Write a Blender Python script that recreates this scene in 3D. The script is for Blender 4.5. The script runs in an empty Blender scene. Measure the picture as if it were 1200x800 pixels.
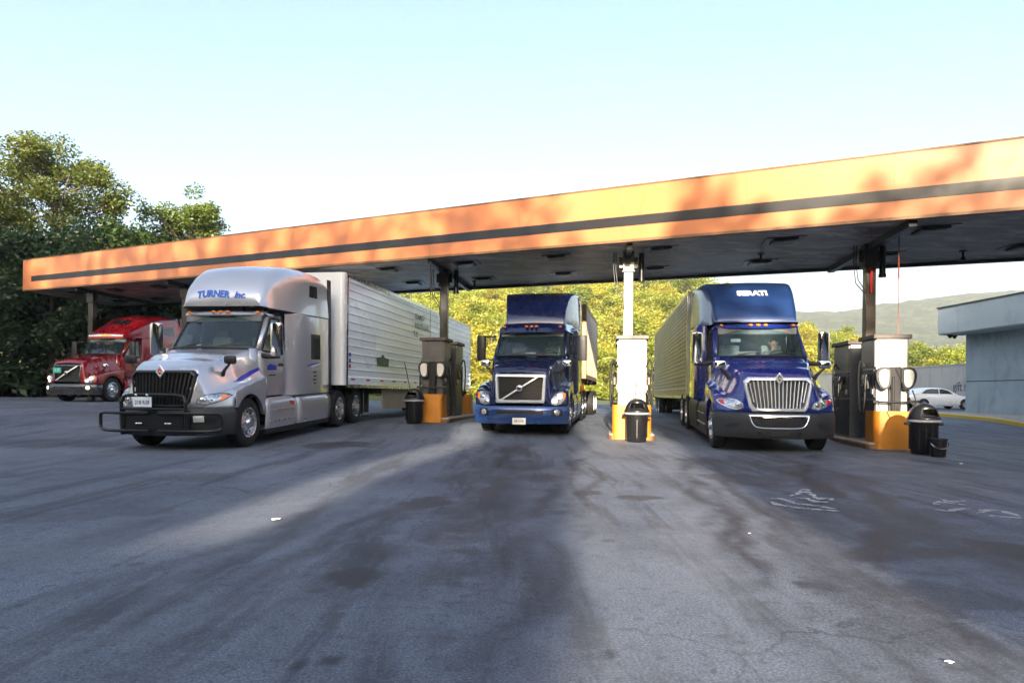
import bpy, bmesh, math, random
import numpy as np
from math import sin, cos, pi, radians, sqrt, atan2, tan
from mathutils import Vector, Matrix
from mathutils.bvhtree import BVHTree

scene = bpy.context.scene
COL = scene.collection
rng = random.Random(11)

# ------------------------------------------------------------------ materials
MAT = {}

def new_mat(name):
    m = bpy.data.materials.new(name)
    m.use_nodes = True
    nt = m.node_tree
    nt.nodes.clear()
    out = nt.nodes.new('ShaderNodeOutputMaterial')
    MAT[name] = m
    return m, nt, out

def nd(nt, typ, **kw):
    n = nt.nodes.new(typ)
    for k, v in kw.items():
        if k.startswith('i_'):
            n.inputs[k[2:].replace('_', ' ')].default_value = v
        else:
            setattr(n, k, v)
    return n

def rgba(c):
    return (c[0], c[1], c[2], 1.0)

def mixc(nt, fac, a, b, blend='MIX'):
    n = nt.nodes.new('ShaderNodeMix')
    n.data_type = 'RGBA'
    n.blend_type = blend
    for sock, v in ((0, fac), (6, a), (7, b)):
        if hasattr(v, 'is_output') or isinstance(v, bpy.types.NodeSocket):
            nt.links.new(v, n.inputs[sock])
        else:
            n.inputs[sock].default_value = v if sock == 0 else rgba(v)
    return n.outputs[2]

def ramp(nt, src, stops):
    r = nt.nodes.new('ShaderNodeValToRGB')
    els = r.color_ramp.elements
    while len(els) < len(stops):
        els.new(0.5)
    for e, (p, c) in zip(els, stops):
        e.position = p
        e.color = rgba(c) if not isinstance(c, (int, float)) else (c, c, c, 1)
    nt.links.new(src, r.inputs[0])
    return r.outputs[0]

def noise(nt, scale, detail=4, rough=0.55, vec=None, dist=0.0):
    n = nt.nodes.new('ShaderNodeTexNoise')
    n.inputs['Scale'].default_value = scale
    n.inputs['Detail'].default_value = detail
    n.inputs['Roughness'].default_value = rough
    n.inputs['Distortion'].default_value = dist
    if vec is not None:
        nt.links.new(vec, n.inputs['Vector'])
    return n.outputs[0]

def coords(nt, kind='Object', scale=None, rot=None):
    tc = nt.nodes.new('ShaderNodeTexCoord')
    o = tc.outputs[kind]
    if scale is not None or rot is not None:
        mp = nt.nodes.new('ShaderNodeMapping')
        if scale: mp.inputs['Scale'].default_value = scale
        if rot: mp.inputs['Rotation'].default_value = rot
        nt.links.new(o, mp.inputs['Vector'])
        o = mp.outputs[0]
    return o

def pmat(name, color, rough=0.5, metal=0.0, coat=0.0, var=0.12, vscale=6.0, bump=0.0, bscale=40.0,
         rvar=0.05, grime=None, gscale=(1, 1, 1), gcov=0.55, spec=0.5, coatrough=0.04, flake=0.0):
    """paint/plastic/metal with subtle colour and gloss variation, optional grime streaks"""
    m, nt, out = new_mat(name)
    b = nd(nt, 'ShaderNodeBsdfPrincipled')
    vec = coords(nt)
    n1 = noise(nt, vscale, 5, 0.6, vec)
    lo = tuple(max(0, c * (1 - var)) for c in color)
    hi = tuple(min(1, c * (1 + var)) for c in color)
    c = ramp(nt, n1, [(0.3, lo), (0.7, hi)])
    if grime is not None:
        gv = coords(nt, scale=gscale)
        g = noise(nt, 3.0, 6, 0.65, gv, 0.4)
        gm = ramp(nt, g, [(gcov, 0.0), (min(1, gcov + 0.22), 0.75)])
        c = mixc(nt, gm, c, grime)
    nt.links.new(c, b.inputs['Base Color'])
    n2 = noise(nt, vscale * 0.6, 2, 0.5, vec)
    r = ramp(nt, n2, [(0.25, max(0.02, rough - rvar)), (0.75, min(1, rough + rvar))])
    nt.links.new(r, b.inputs['Roughness'])
    b.inputs['Metallic'].default_value = metal
    b.inputs['Coat Weight'].default_value = coat
    b.inputs['Coat Roughness'].default_value = coatrough
    b.inputs['Specular IOR Level'].default_value = spec
    if bump > 0:
        bn = nd(nt, 'ShaderNodeBump')
        bn.inputs['Strength'].default_value = bump
        bn.inputs['Distance'].default_value = 0.01
        nt.links.new(noise(nt, bscale, 4, 0.6, vec), bn.inputs['Height'])
        nt.links.new(bn.outputs[0], b.inputs['Normal'])
    nt.links.new(b.outputs[0], out.inputs[0])
    return m

def glass_mat(name, tint=(0.75, 0.85, 0.85), opacity=0.25, body=(0.01, 0.014, 0.016)):
    m, nt, out = new_mat(name)
    tr = nd(nt, 'ShaderNodeBsdfTransparent'); tr.inputs[0].default_value = rgba(tint)
    df = nd(nt, 'ShaderNodeBsdfDiffuse'); df.inputs[0].default_value = rgba(body)
    gl = nd(nt, 'ShaderNodeBsdfGlossy'); gl.inputs['Roughness'].default_value = 0.02
    m1 = nd(nt, 'ShaderNodeMixShader'); m1.inputs[0].default_value = opacity
    nt.links.new(tr.outputs[0], m1.inputs[1]); nt.links.new(df.outputs[0], m1.inputs[2])
    fr = nd(nt, 'ShaderNodeFresnel'); fr.inputs[0].default_value = 1.62
    m2 = nd(nt, 'ShaderNodeMixShader')
    nt.links.new(fr.outputs[0], m2.inputs[0]); nt.links.new(m1.outputs[0], m2.inputs[1]); nt.links.new(gl.outputs[0], m2.inputs[2])
    nt.links.new(m2.outputs[0], out.inputs[0])
    return m

pmat('silver paint', (0.54, 0.555, 0.60), 0.30, 0.6, 0.9, var=0.03, vscale=1.5)
pmat('royal blue paint', (0.008, 0.024, 0.21), 0.28, 0.15, 1.0, var=0.1, rvar=0.08)
pmat('royal blue roof', (0.011, 0.036, 0.13), 0.38, 0.2, 0.6, var=0.2, vscale=2.5)
pmat('navy paint', (0.005, 0.011, 0.062), 0.28, 0.2, 1.0, var=0.1, rvar=0.1)
pmat('steel blue paint', (0.017, 0.055, 0.19), 0.30, 0.35, 0.9, var=0.1)
pmat('red paint', (0.25, 0.005, 0.012), 0.28, 0.2, 1.0, var=0.1)
pmat('chrome', (0.72, 0.73, 0.74), 0.10, 1.0, 0.0, var=0.04, rvar=0.06)
pmat('satin chrome', (0.80, 0.82, 0.85), 0.22, 0.55, 0.3, var=0.04)
pmat('dull chrome', (0.11, 0.11, 0.12), 0.25, 0.8, 0.0, var=0.08)
pmat('brushed aluminium', (0.62, 0.63, 0.64), 0.28, 0.95, 0.0, var=0.08, vscale=15)
pmat('black plastic', (0.009, 0.009, 0.010), 0.45, 0, 0, var=0.2, vscale=12)
pmat('bumper plastic', (0.020, 0.021, 0.024), 0.5, 0, 0, var=0.2, vscale=4)
pmat('black steel', (0.007, 0.007, 0.008), 0.38, 0.3, 0.2, var=0.2)
pmat('dark chassis', (0.007, 0.007, 0.007), 0.75, 0, 0, var=0.4, vscale=10, grime=(0.02, 0.017, 0.014))
pmat('rubber', (0.010, 0.010, 0.010), 0.72, 0, 0, var=0.3, vscale=14, grime=(0.03, 0.028, 0.026), gcov=0.6)
pmat('cab interior', (0.16, 0.165, 0.17), 0.85, 0, 0)
pmat('seat cloth', (0.26, 0.27, 0.27), 0.9, 0, 0)
pmat('amber lens', (0.9, 0.22, 0.01), 0.2, 0, 0.8, var=0.05)
pmat('red lens', (0.5, 0.01, 0.01), 0.2, 0, 0.8, var=0.05)
pmat('white paint', (0.78, 0.78, 0.76), 0.42, 0, 0.2, var=0.04)
pmat('plate white', (0.62, 0.68, 0.74), 0.45, 0, 0.2, var=0.05)
pmat('plate cream', (0.80, 0.78, 0.68), 0.45, 0, 0.2, var=0.05)
pmat('plate green', (0.03, 0.40, 0.30), 0.45, 0, 0.2, var=0.05)
pmat('ink', (0.02, 0.03, 0.08), 0.5)
pmat('blue lettering', (0.005, 0.09, 0.50), 0.35, 0, 0.4, var=0.05)
pmat('blue accent', (0.008, 0.03, 0.42), 0.35, 0, 0.4, var=0.05)
pmat('trailer white', (0.66, 0.68, 0.70), 0.36, 0.1, 0.3, var=0.05, vscale=1)
pmat('trailer metal', (0.80, 0.86, 0.95), 0.30, 0.05, 0.3, var=0.05, vscale=0.7)
pmat('trailer dusty', (0.34, 0.345, 0.335), 0.40, 0.5, 0.0, var=0.12, vscale=1.2, grime=(0.26, 0.245, 0.2), gscale=(0.25, 1, 0.6), gcov=0.5)
pmat('container beige', (0.66, 0.56, 0.46), 0.5, 0, 0.1, var=0.08, vscale=1.5, grime=(0.42, 0.30, 0.2), gscale=(1, 1, 0.6), gcov=0.58)
pmat('container frame', (0.42, 0.27, 0.13), 0.55, 0, 0, var=0.15, grime=(0.2, 0.1, 0.05), gcov=0.55)
pmat('skirt tan', (0.33, 0.29, 0.22), 0.6, 0, 0, var=0.15, vscale=3, grime=(0.15, 0.13, 0.1))
pmat('sticker green', (0.03, 0.07, 0.02), 0.45, 0, 0, var=0.6, vscale=9)
pmat('tape red', (0.42, 0.01, 0.02), 0.35, 0, 0.3)
pmat('tape white', (0.75, 0.75, 0.75), 0.35, 0, 0.3)
pmat('fascia orange', (0.48, 0.165, 0.058), 0.42, 0, 0.25, var=0.07, vscale=0.8, rvar=0.08, grime=(0.42, 0.13, 0.02), gscale=(0.5, 0.5, 0.12), gcov=0.62)
pmat('fascia black', (0.007, 0.007, 0.008), 0.42, 0, 0.2, var=0.2, vscale=1)
pmat('fascia trim', (0.16, 0.085, 0.04), 0.5, 0.2, 0, var=0.3, vscale=3)
pmat('guard orange', (0.52, 0.19, 0.012), 0.45, 0, 0.2, var=0.1, vscale=4, grime=(0.22, 0.09, 0.02), gscale=(2, 2, 1), gcov=0.6)
pmat('pump white', (0.52, 0.505, 0.46), 0.4, 0.0, 0.2, var=0.06, vscale=3, grime=(0.45, 0.41, 0.34), gscale=(4, 4, 0.8), gcov=0.56)
pmat('pump steel', (0.22, 0.22, 0.22), 0.34, 0.7, 0, var=0.15, vscale=4, grime=(0.12, 0.11, 0.1), gscale=(5, 5, 0.7), gcov=0.55)
pmat('pump grey', (0.10, 0.10, 0.10), 0.36, 0.5, 0, var=0.2, vscale=4, grime=(0.22, 0.22, 0.21), gscale=(7, 7, 0.6), gcov=0.58)
pmat('pump dark', (0.035, 0.035, 0.036), 0.42, 0.1, 0.1, var=0.25, vscale=4)
pmat('pump cap', (0.06, 0.05, 0.042), 0.5, 0.2, 0, var=0.3)
pmat('pump panel', (0.012, 0.014, 0.018), 0.15, 0, 0.5, var=0.1)
pmat('column white', (0.80, 0.79, 0.75), 0.45, 0, 0.1, var=0.05, grime=(0.5, 0.46, 0.4), gscale=(6, 6, 0.5), gcov=0.6)
pmat('column brown', (0.045, 0.032, 0.024), 0.3, 0.3, 0.1, var=0.25, vscale=4)
pmat('red stripe', (0.6, 0.02, 0.02), 0.4, 0, 0.2)
pmat('cord orange', (0.75, 0.12, 0.04), 0.5)
pmat('bin black', (0.008, 0.008, 0.009), 0.36, 0, 0.1, var=0.2, vscale=8)
pmat('bag grey', (0.36, 0.36, 0.38), 0.4, 0, 0, var=0.15, vscale=20)
pmat('paddle face', (0.62, 0.59, 0.52), 0.35, 0.1, 0.2, var=0.08)
pmat('concrete', (0.34, 0.32, 0.29), 0.85, 0, 0, var=0.2, vscale=3, bump=0.4, bscale=30, grime=(0.14, 0.13, 0.12))
pmat('kerb yellow', (0.66, 0.42, 0.02), 0.7, 0, 0, var=0.12, vscale=3, grime=(0.28, 0.25, 0.18), gcov=0.5)
pmat('building blue', (0.27, 0.34, 0.385), 0.75, 0, 0, var=0.10, vscale=0.8, bump=0.3, bscale=14, grime=(0.17, 0.22, 0.25), gscale=(0.6, 0.6, 0.25), gcov=0.5)
pmat('building fascia', (0.32, 0.39, 0.435), 0.6, 0, 0, var=0.08, vscale=0.7, grime=(0.20, 0.25, 0.28), gscale=(0.5, 0.5, 0.15), gcov=0.55)
pmat('wall grey', (0.36, 0.37, 0.40), 0.8, 0, 0, var=0.08, vscale=0.6, grime=(0.25, 0.25, 0.27), gscale=(0.4, 0.4, 0.1), gcov=0.5)
pmat('car white', (0.72, 0.75, 0.76), 0.3, 0.1, 0.8, var=0.03)
pmat('skin', (0.50, 0.26, 0.17), 0.55, var=0.08)
pmat('hair', (0.03, 0.02, 0.014), 0.7)
pmat('shirt', (0.16, 0.17, 0.15), 0.85)
pmat('bark', (0.10, 0.075, 0.055), 0.9, 0, 0, var=0.35, vscale=5, bump=0.8, bscale=18)
pmat('paper', (0.8, 0.8, 0.78), 0.8)
pmat('tarp dark', (0.02, 0.02, 0.022), 0.6)
glass_mat('windshield glass', (0.74, 0.9, 0.94), 0.20, (0.08, 0.13, 0.15))  # bluish diffuse share put in to stand for reflected sky
glass_mat('dark glass', (0.35, 0.4, 0.42), 0.6, (0.004, 0.005, 0.006))
glass_mat('clear glass', (0.85, 0.93, 0.9), 0.1, (0.02, 0.03, 0.03))

def lens_mat():
    m, nt, out = new_mat('headlight lens')
    b = nd(nt, 'ShaderNodeBsdfPrincipled')
    vec = coords(nt)
    v = nd(nt, 'ShaderNodeTexVoronoi'); v.inputs['Scale'].default_value = 14.0
    nt.links.new(vec, v.inputs['Vector'])
    c = ramp(nt, v.outputs['Distance'], [(0.1, (0.75, 0.77, 0.8)), (0.45, (0.25, 0.27, 0.3)), (0.6, (0.65, 0.68, 0.7))])
    nt.links.new(c, b.inputs['Base Color'])
    b.inputs['Metallic'].default_value = 0.6
    b.inputs['Roughness'].default_value = 0.22
    b.inputs['Coat Weight'].default_value = 1.0
    nt.links.new(b.outputs[0], out.inputs[0])
lens_mat()

def lit_mat(name, col, strength):
    m, nt, out = new_mat(name)
    b = nd(nt, 'ShaderNodeBsdfPrincipled')
    b.inputs['Base Color'].default_value = rgba(col)
    b.inputs['Roughness'].default_value = 0.2
    b.inputs['Emission Color'].default_value = rgba(col)
    b.inputs['Emission Strength'].default_value = strength
    nt.links.new(b.outputs[0], out.inputs[0])
lit_mat('lit lamp warm', (1.0, 0.82, 0.5), 0.8)
lit_mat('lit marker', (1.0, 0.30, 0.03), 0.5)

def leaf_mat(name, dark, light, trans):
    m, nt, out = new_mat(name)
    at = nd(nt, 'ShaderNodeAttribute'); at.attribute_name = 'tint'
    oi = nd(nt, 'ShaderNodeObjectInfo')
    add = nd(nt, 'ShaderNodeMath', operation='MULTIPLY_ADD')
    nt.links.new(oi.outputs['Random'], add.inputs[0]); add.inputs[1].default_value = 0.45
    nt.links.new(at.outputs['Fac'], add.inputs[2])
    sub = nd(nt, 'ShaderNodeMath', operation='SUBTRACT'); nt.links.new(add.outputs[0], sub.inputs[0]); sub.inputs[1].default_value = 0.22
    mid = tuple((a + b) / 2 for a, b in zip(dark, light))
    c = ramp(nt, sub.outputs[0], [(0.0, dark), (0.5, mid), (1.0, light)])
    d = nd(nt, 'ShaderNodeBsdfDiffuse'); nt.links.new(c, d.inputs[0])
    g = nd(nt, 'ShaderNodeBsdfGlossy'); g.inputs['Roughness'].default_value = 0.45
    t = nd(nt, 'ShaderNodeBsdfTranslucent'); tc = mixc(nt, 0.5, c, trans); nt.links.new(tc, t.inputs[0])
    m1 = nd(nt, 'ShaderNodeMixShader'); m1.inputs[0].default_value = 0.3
    nt.links.new(d.outputs[0], m1.inputs[1]); nt.links.new(t.outputs[0], m1.inputs[2])
    m2 = nd(nt, 'ShaderNodeMixShader'); m2.inputs[0].default_value = 0.035
    nt.links.new(m1.outputs[0], m2.inputs[1]); nt.links.new(g.outputs[0], m2.inputs[2])
    nt.links.new(m2.outputs[0], out.inputs[0])
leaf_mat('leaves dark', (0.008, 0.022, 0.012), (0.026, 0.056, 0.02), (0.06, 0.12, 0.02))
leaf_mat('leaves green', (0.02, 0.05, 0.014), (0.075, 0.13, 0.022), (0.15, 0.24, 0.03))
leaf_mat('leaves light', (0.04, 0.07, 0.014), (0.15, 0.20, 0.025), (0.26, 0.33, 0.03))
leaf_mat('leaves olive', (0.018, 0.04, 0.012), (0.12, 0.145, 0.018), (0.26, 0.29, 0.03))
leaf_mat('leaves gold', (0.15, 0.14, 0.014), (0.38, 0.36, 0.04), (0.48, 0.46, 0.04))
leaf_mat('leaves lime', (0.11, 0.135, 0.014), (0.29, 0.33, 0.04), (0.45, 0.48, 0.04))
leaf_mat('leaves mid', (0.05, 0.08, 0.014), (0.19, 0.23, 0.03), (0.3, 0.36, 0.04))

# ------------------------------------------------------------------ mesh builder
class MB:
    def __init__(s):
        s.v = []; s.f = []; s.m = []; s.cm = 0
    def add(s, vs, fs, mi=None):
        o = len(s.v)
        s.v.extend([tuple(p) for p in vs])
        s.f.extend([tuple(i + o for i in f) for f in fs])
        s.m.extend([s.cm if mi is None else mi] * len(fs))
        return s
    def box(s, c, d, rz=0.0, ry=0.0, rx=0.0, taper=1.0, mi=None):
        M = Matrix.Rotation(rz, 3, 'Z') @ Matrix.Rotation(ry, 3, 'Y') @ Matrix.Rotation(rx, 3, 'X')
        vs = []
        for z in (-.5, .5):
            t = taper if z > 0 else 1.0
            for x, y in ((-.5, -.5), (.5, -.5), (.5, .5), (-.5, .5)):
                p = M @ Vector((x * d[0] * t, y * d[1] * t, z * d[2]))
                vs.append((p.x + c[0], p.y + c[1], p.z + c[2]))
        return s.add(vs, [(3, 2, 1, 0), (4, 5, 6, 7), (0, 1, 5, 4), (1, 2, 6, 5), (2, 3, 7, 6), (3, 0, 4, 7)], mi)
    def bx(s, x0, x1, y0, y1, z0, z1, mi=None):
        return s.box(((x0 + x1) / 2, (y0 + y1) / 2, (z0 + z1) / 2), (abs(x1 - x0), abs(y1 - y0), abs(z1 - z0)), mi=mi)
    def cyl(s, p0, p1, r0, r1=None, n=16, caps=True, mi=None):
        r1 = r0 if r1 is None else r1
        p0, p1 = Vector(p0), Vector(p1)
        d = (p1 - p0).normalized()
        a = d.orthogonal().normalized(); b = d.cross(a)
        vs = []
        for p, r in ((p0, r0), (p1, r1)):
            for i in range(n):
                t = 2 * pi * i / n
                vs.append(p + (a * cos(t) + b * sin(t)) * r)
        fs = [(i, (i + 1) % n, n + (i + 1) % n, n + i) for i in range(n)]
        if caps:
            fs += [tuple(range(n - 1, -1, -1)), tuple(range(n, 2 * n))]
        return s.add(vs, fs, mi)
    def tube(s, path, r, n=8, mi=None, closed=False):
        P = [Vector(p) for p in path]
        R = r if isinstance(r, (list, tuple)) else [r] * len(P)
        vs = []; prev = None
        m = len(P)
        for i, p in enumerate(P):
            a = P[(i - 1) % m] if (i > 0 or closed) else p
            b = P[(i + 1) % m] if (i < m - 1 or closed) else p
            d = (b - a).normalized()
            if prev is None:
                u = d.orthogonal().normalized()
            else:
                u = (prev - d * prev.dot(d))
                u = u.normalized() if u.length > 1e-6 else d.orthogonal().normalized()
            prev = u
            w = d.cross(u)
            for k in range(n):
                t = 2 * pi * k / n
                vs.append(p + (u * cos(t) + w * sin(t)) * R[i])
        fs = []
        for i in range(m if closed else m - 1):
            j = (i + 1) % m
            for k in range(n):
                fs.append((i * n + k, i * n + (k + 1) % n, j * n + (k + 1) % n, j * n + k))
        if not closed:
            fs += [tuple(range(n - 1, -1, -1)), tuple((m - 1) * n + k for k in range(n))]
        return s.add(vs, fs, mi)
    def lathe(s, prof, c=(0, 0, 0), axis='Y', n=32, mi=None, close=False):
        """prof: list of (radius, offset along axis)"""
        vs = []
        for r, o in prof:
            for i in range(n):
                t = 2 * pi * i / n
                a, b = r * cos(t), r * sin(t)
                if axis == 'Y': p = (a, o, b)
                elif axis == 'X': p = (o, a, b)
                else: p = (a, b, o)
                vs.append((p[0] + c[0], p[1] + c[1], p[2] + c[2]))
        fs = []
        m = len(prof)
        for j in range(m if close else m - 1):
            k = (j + 1) % m
            for i in range(n):
                fs.append((j * n + i, j * n + (i + 1) % n, k * n + (i + 1) % n, k * n + i))
        return s.add(vs, fs, mi)
    def grid(s, rows, mi=None, wrap=False):
        nu = len(rows[0])
        vs = [p for r in rows for p in r]
        fs = []
        for j in range(len(rows) - 1):
            for i in range(nu if wrap else nu - 1):
                k = (i + 1) % nu
                fs.append((j * nu + i, j * nu + k, (j + 1) * nu + k, (j + 1) * nu + i))
        return s.add(vs, fs, mi)
    def loft(s, secs, cap0=True, cap1=True, wrap=False, mi=None):
        n = len(secs[0])
        o = len(s.v)
        s.grid(secs, mi, wrap)
        fs = []
        if cap0: fs.append(tuple(range(n - 1, -1, -1)))
        if cap1: fs.append(tuple((len(secs) - 1) * n + i for i in range(n)))
        mi_ = s.cm if mi is None else mi
        for f in fs:
            s.f.append(tuple(i + o for i in f)); s.m.append(mi_)
        return s
    def prism(s, poly, axis, a, b, mi=None):
        """poly 2D list extruded along axis between a and b. axis 'x': poly=(y,z); 'y': (x,z); 'z': (x,y)"""
        def P(p, t):
            return {'x': (t, p[0], p[1]), 'y': (p[0], t, p[1]), 'z': (p[0], p[1], t)}[axis]
        n = len(poly)
        vs = [P(p, a) for p in poly] + [P(p, b) for p in poly]
        fs = [tuple(range(n - 1, -1, -1)), tuple(range(n, 2 * n))] + [(i, (i + 1) % n, n + (i + 1) % n, n + i) for i in range(n)]
        return s.add(vs, fs, mi)
    def ellipsoid(s, c, r, nu=16, nv=10, mi=None):
        rows = []
        for j in range(nv + 1):
            a = pi * j / nv
            rows.append([(c[0] + r[0] * sin(a) * cos(2 * pi * i / nu), c[1] + r[1] * sin(a) * sin(2 * pi * i / nu), c[2] + r[2] * cos(a)) for i in range(nu)])
        return s.grid(rows, mi, wrap=True)
    def xf(s, M, start=0):
        for i in range(start, len(s.v)):
            p = M @ Vector(s.v[i]); s.v[i] = (p.x, p.y, p.z)
        return s
    def bvh(s):
        return BVHTree.FromPolygons([Vector(p) for p in s.v], s.f)
    def build(s, name, mats, parent=None, smooth=35, bevel=0.0, solid=0.0, subsurf=0, loc=None, segs=2, fix=True):
        me = bpy.data.meshes.new(name)
        me.from_pydata(s.v, [], s.f)
        if not isinstance(mats, (list, tuple)): mats = [mats]
        for m in mats:
            me.materials.append(MAT[m] if isinstance(m, str) else m)
        if len(mats) > 1:
            me.polygons.foreach_set('material_index', s.m)
        if fix:
            bm = bmesh.new(); bm.from_mesh(me)
            bmesh.ops.remove_doubles(bm, verts=bm.verts, dist=1e-5)
            bmesh.ops.recalc_face_normals(bm, faces=bm.faces)
            bm.to_mesh(me); bm.free()
        if smooth:
            me.polygons.foreach_set('use_smooth', [True] * len(me.polygons))
            me.set_sharp_from_angle(angle=radians(smooth))
        me.update()
        ob = bpy.data.objects.new(name, me)
        COL.objects.link(ob)
        if parent is not None: ob.parent = parent
        if loc is not None: ob.location = loc
        if solid:
            md = ob.modifiers.new('thick', 'SOLIDIFY'); md.thickness = solid; md.offset = -1
        if subsurf:
            md = ob.modifiers.new('sub', 'SUBSURF'); md.levels = subsurf; md.render_levels = subsurf
        if bevel:
            md = ob.modifiers.new('bevel', 'BEVEL'); md.width = bevel; md.segments = segs; md.limit_method = 'ANGLE'; md.angle_limit = radians(40)
            md.harden_normals = False
        return ob

def empty(name, loc, rz=0.0, pitch=0.0, roll=0.0):
    o = bpy.data.objects.new(name, None)
    COL.objects.link(o)
    o.empty_display_size = 0.3
    o.location = loc
    o.rotation_euler = (roll, pitch, rz)
    return o

def tag(o, label=None, cat=None, group=None, kind=None):
    if label: o['label'] = label
    if cat: o['category'] = cat
    if group: o['group'] = group
    if kind: o['kind'] = kind
    return o

def dup(o, parent=None, loc=None, rz=None):
    c = o.copy(); COL.objects.link(c)
    c.parent = parent
    if loc is not None: c.location = loc
    if rz is not None: c.rotation_euler = (c.rotation_euler[0], c.rotation_euler[1], rz)
    for ch in list(o.children):
        dup(ch, c)
    return c

def smooth01(a, b, t):
    t = max(0.0, min(1.0, (t - a) / (b - a)))
    return t * t * (3 - 2 * t)

def lerp_tab(tab, x):
    if x <= tab[0][0]: return tab[0][1]
    for (x0, v0), (x1, v1) in zip(tab, tab[1:]):
        if x <= x1:
            return v0 + (v1 - v0) * (x - x0) / (x1 - x0)
    return tab[-1][1]

def smooth_tab(tab, x):
    if x <= tab[0][0]: return tab[0][1]
    for (x0, v0), (x1, v1) in zip(tab, tab[1:]):
        if x <= x1:
            t = (x - x0) / (x1 - x0); t = t * t * (3 - 2 * t)
            return v0 + (v1 - v0) * t
    return tab[-1][1]

# ------------------------------------------------------------------ draping onto curved bodies
AX = {'front': (Vector((-1, 0, 0)), lambda a, b: Vector((4, a, b))),
      'left': (Vector((0, -1, 0)), lambda a, b: Vector((a, 4, b))),
      'right': (Vector((0, 1, 0)), lambda a, b: Vector((a, -4, b))),
      'top': (Vector((0, 0, -1)), lambda a, b: Vector((a, b, 9)))}

def hit(bvh, axis, a, b):
    d, of = AX[axis]
    o = of(a, b)
    h = bvh.ray_cast(o, d)
    return None if h[0] is None else (h[0], d)

def patch(mb, bvh, poly, axis, off=0.012, inset=0.02, rings=5, per=6, dome=0.0, mi=None):
    """a lens or badge that follows the body: polygon in the plane across `axis`, laid on the body's surface"""
    pts = []
    n = len(poly)
    for i in range(n):
        a, b = poly[i], poly[(i + 1) % n]
        for k in range(per):
            t = k / per
            pts.append((a[0] + (b[0] - a[0]) * t, a[1] + (b[1] - a[1]) * t))
    cx = sum(p[0] for p in pts) / len(pts); cy = sum(p[1] for p in pts) / len(pts)
    rows = []; last = None
    for j in range(rings + 1):
        f = j / rings
        row = []
        for p in pts:
            q = (cx + (p[0] - cx) * f, cy + (p[1] - cy) * f)
            h = hit(bvh, axis, *q)
            if h is None:
                h = last
            if h is None: continue
            last = h
            d = h[1]
            row.append(h[0] - d * (off + dome * (1 - f * f)))
        rows.append(row)
    rows = [r for r in rows if len(r) == len(pts)]
    # skirt
    d = AX[axis][0]
    rows.append([p + d * inset for p in rows[-1]])
    mb.grid(rows, mi, wrap=True)
    return mb

def text_geo(body, size, bold=0.0, shear=0.0):
    cu = bpy.data.curves.new('lettering', 'FONT')
    cu.body = body; cu.size = size; cu.align_x = 'CENTER'; cu.align_y = 'CENTER'
    cu.offset = bold; cu.shear = shear; cu.resolution_u = 3
    ob = bpy.data.objects.new('lettering', cu); COL.objects.link(ob)
    dg = bpy.context.evaluated_depsgraph_get()
    me = bpy.data.meshes.new_from_object(ob.evaluated_get(dg))
    bm = bmesh.new(); bm.from_mesh(me)
    bmesh.ops.triangulate(bm, faces=bm.faces)
    for _ in range(2):
        le = [e for e in bm.edges if e.calc_length() > 0.05 * max(size * 4, 0.3)]
        if le:
            bmesh.ops.subdivide_edges(bm, edges=le, cuts=2)
            bmesh.ops.triangulate(bm, faces=bm.faces)
    vs = [(v.co.x, v.co.y) for v in bm.verts]
    bm.verts.index_update()
    fs = [tuple(v.index for v in f.verts) for f in bm.faces]
    bm.free()
    bpy.data.objects.remove(ob); bpy.data.curves.remove(cu); bpy.data.meshes.remove(me)
    return vs, fs

def text_on(mb, bvh, body, size, center, axis='front', off=0.008, flip=False, arch=0.0, bold=0.0, shear=0.0, sx=1.0, mi=None):
    vs, fs = text_geo(body, size, bold, shear)
    out = []
    last = None
    for x, y in vs:
        x *= sx
        a = center[0] + (-x if flip else x)
        b = center[1] + y - arch * x * x
        h = hit(bvh, axis, a, b) or last
        last = h
        out.append(h[0] - h[1] * off)
    mb.add(out, fs, mi)
    return mb

# ------------------------------------------------------------------ terrain
CAMZ = 1.17
ROLL = 0.010
F = 800.0

def gz(x, y):
    ye = y - 0.25 * max(0.0, x)
    g = 0.30 * smooth01(14.0, 23.0, ye) + 0.008 * max(0.0, min(ye, 60) - 23.0)
    g += 0.30 * smooth01(8.0, 18.0, -x) * smooth01(6.0, 24.0, y)
    return g

def G(px, py):
    """point of the ground seen at a pixel of the 1200 px wide photograph"""
    hor = 461.0 + ROLL * (px - 600.0)
    Y = 10.0
    for _ in range(30):
        X = (px - 600.0) / F * Y
        Y = 0.5 * Y + 0.5 * min(200.0, (CAMZ - gz(X, Y)) * F / max(0.5, py - hor))
    return ((px - 600.0) / F * Y, Y)

def bez(pts, n=8):
    out = []
    P = [Vector(p) for p in pts]
    for i in range(len(P) - 1):
        p0 = P[max(0, i - 1)]; p1 = P[i]; p2 = P[i + 1]; p3 = P[min(len(P) - 1, i + 2)]
        for k in range(n):
            t = k / n
            out.append(0.5 * ((2 * p1) + (p2 - p0) * t + (2 * p0 - 5 * p1 + 4 * p2 - p3) * t * t + (3 * p1 - p0 - 3 * p2 + p3) * t ** 3))
    out.append(P[-1])
    return out

# ------------------------------------------------------------------ ground
def axis_pts(dense0, dense1, step, coarse):
    a = list(np.arange(dense0, dense1, step))
    return sorted(set([round(v, 4) for v in a] + coarse))

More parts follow.
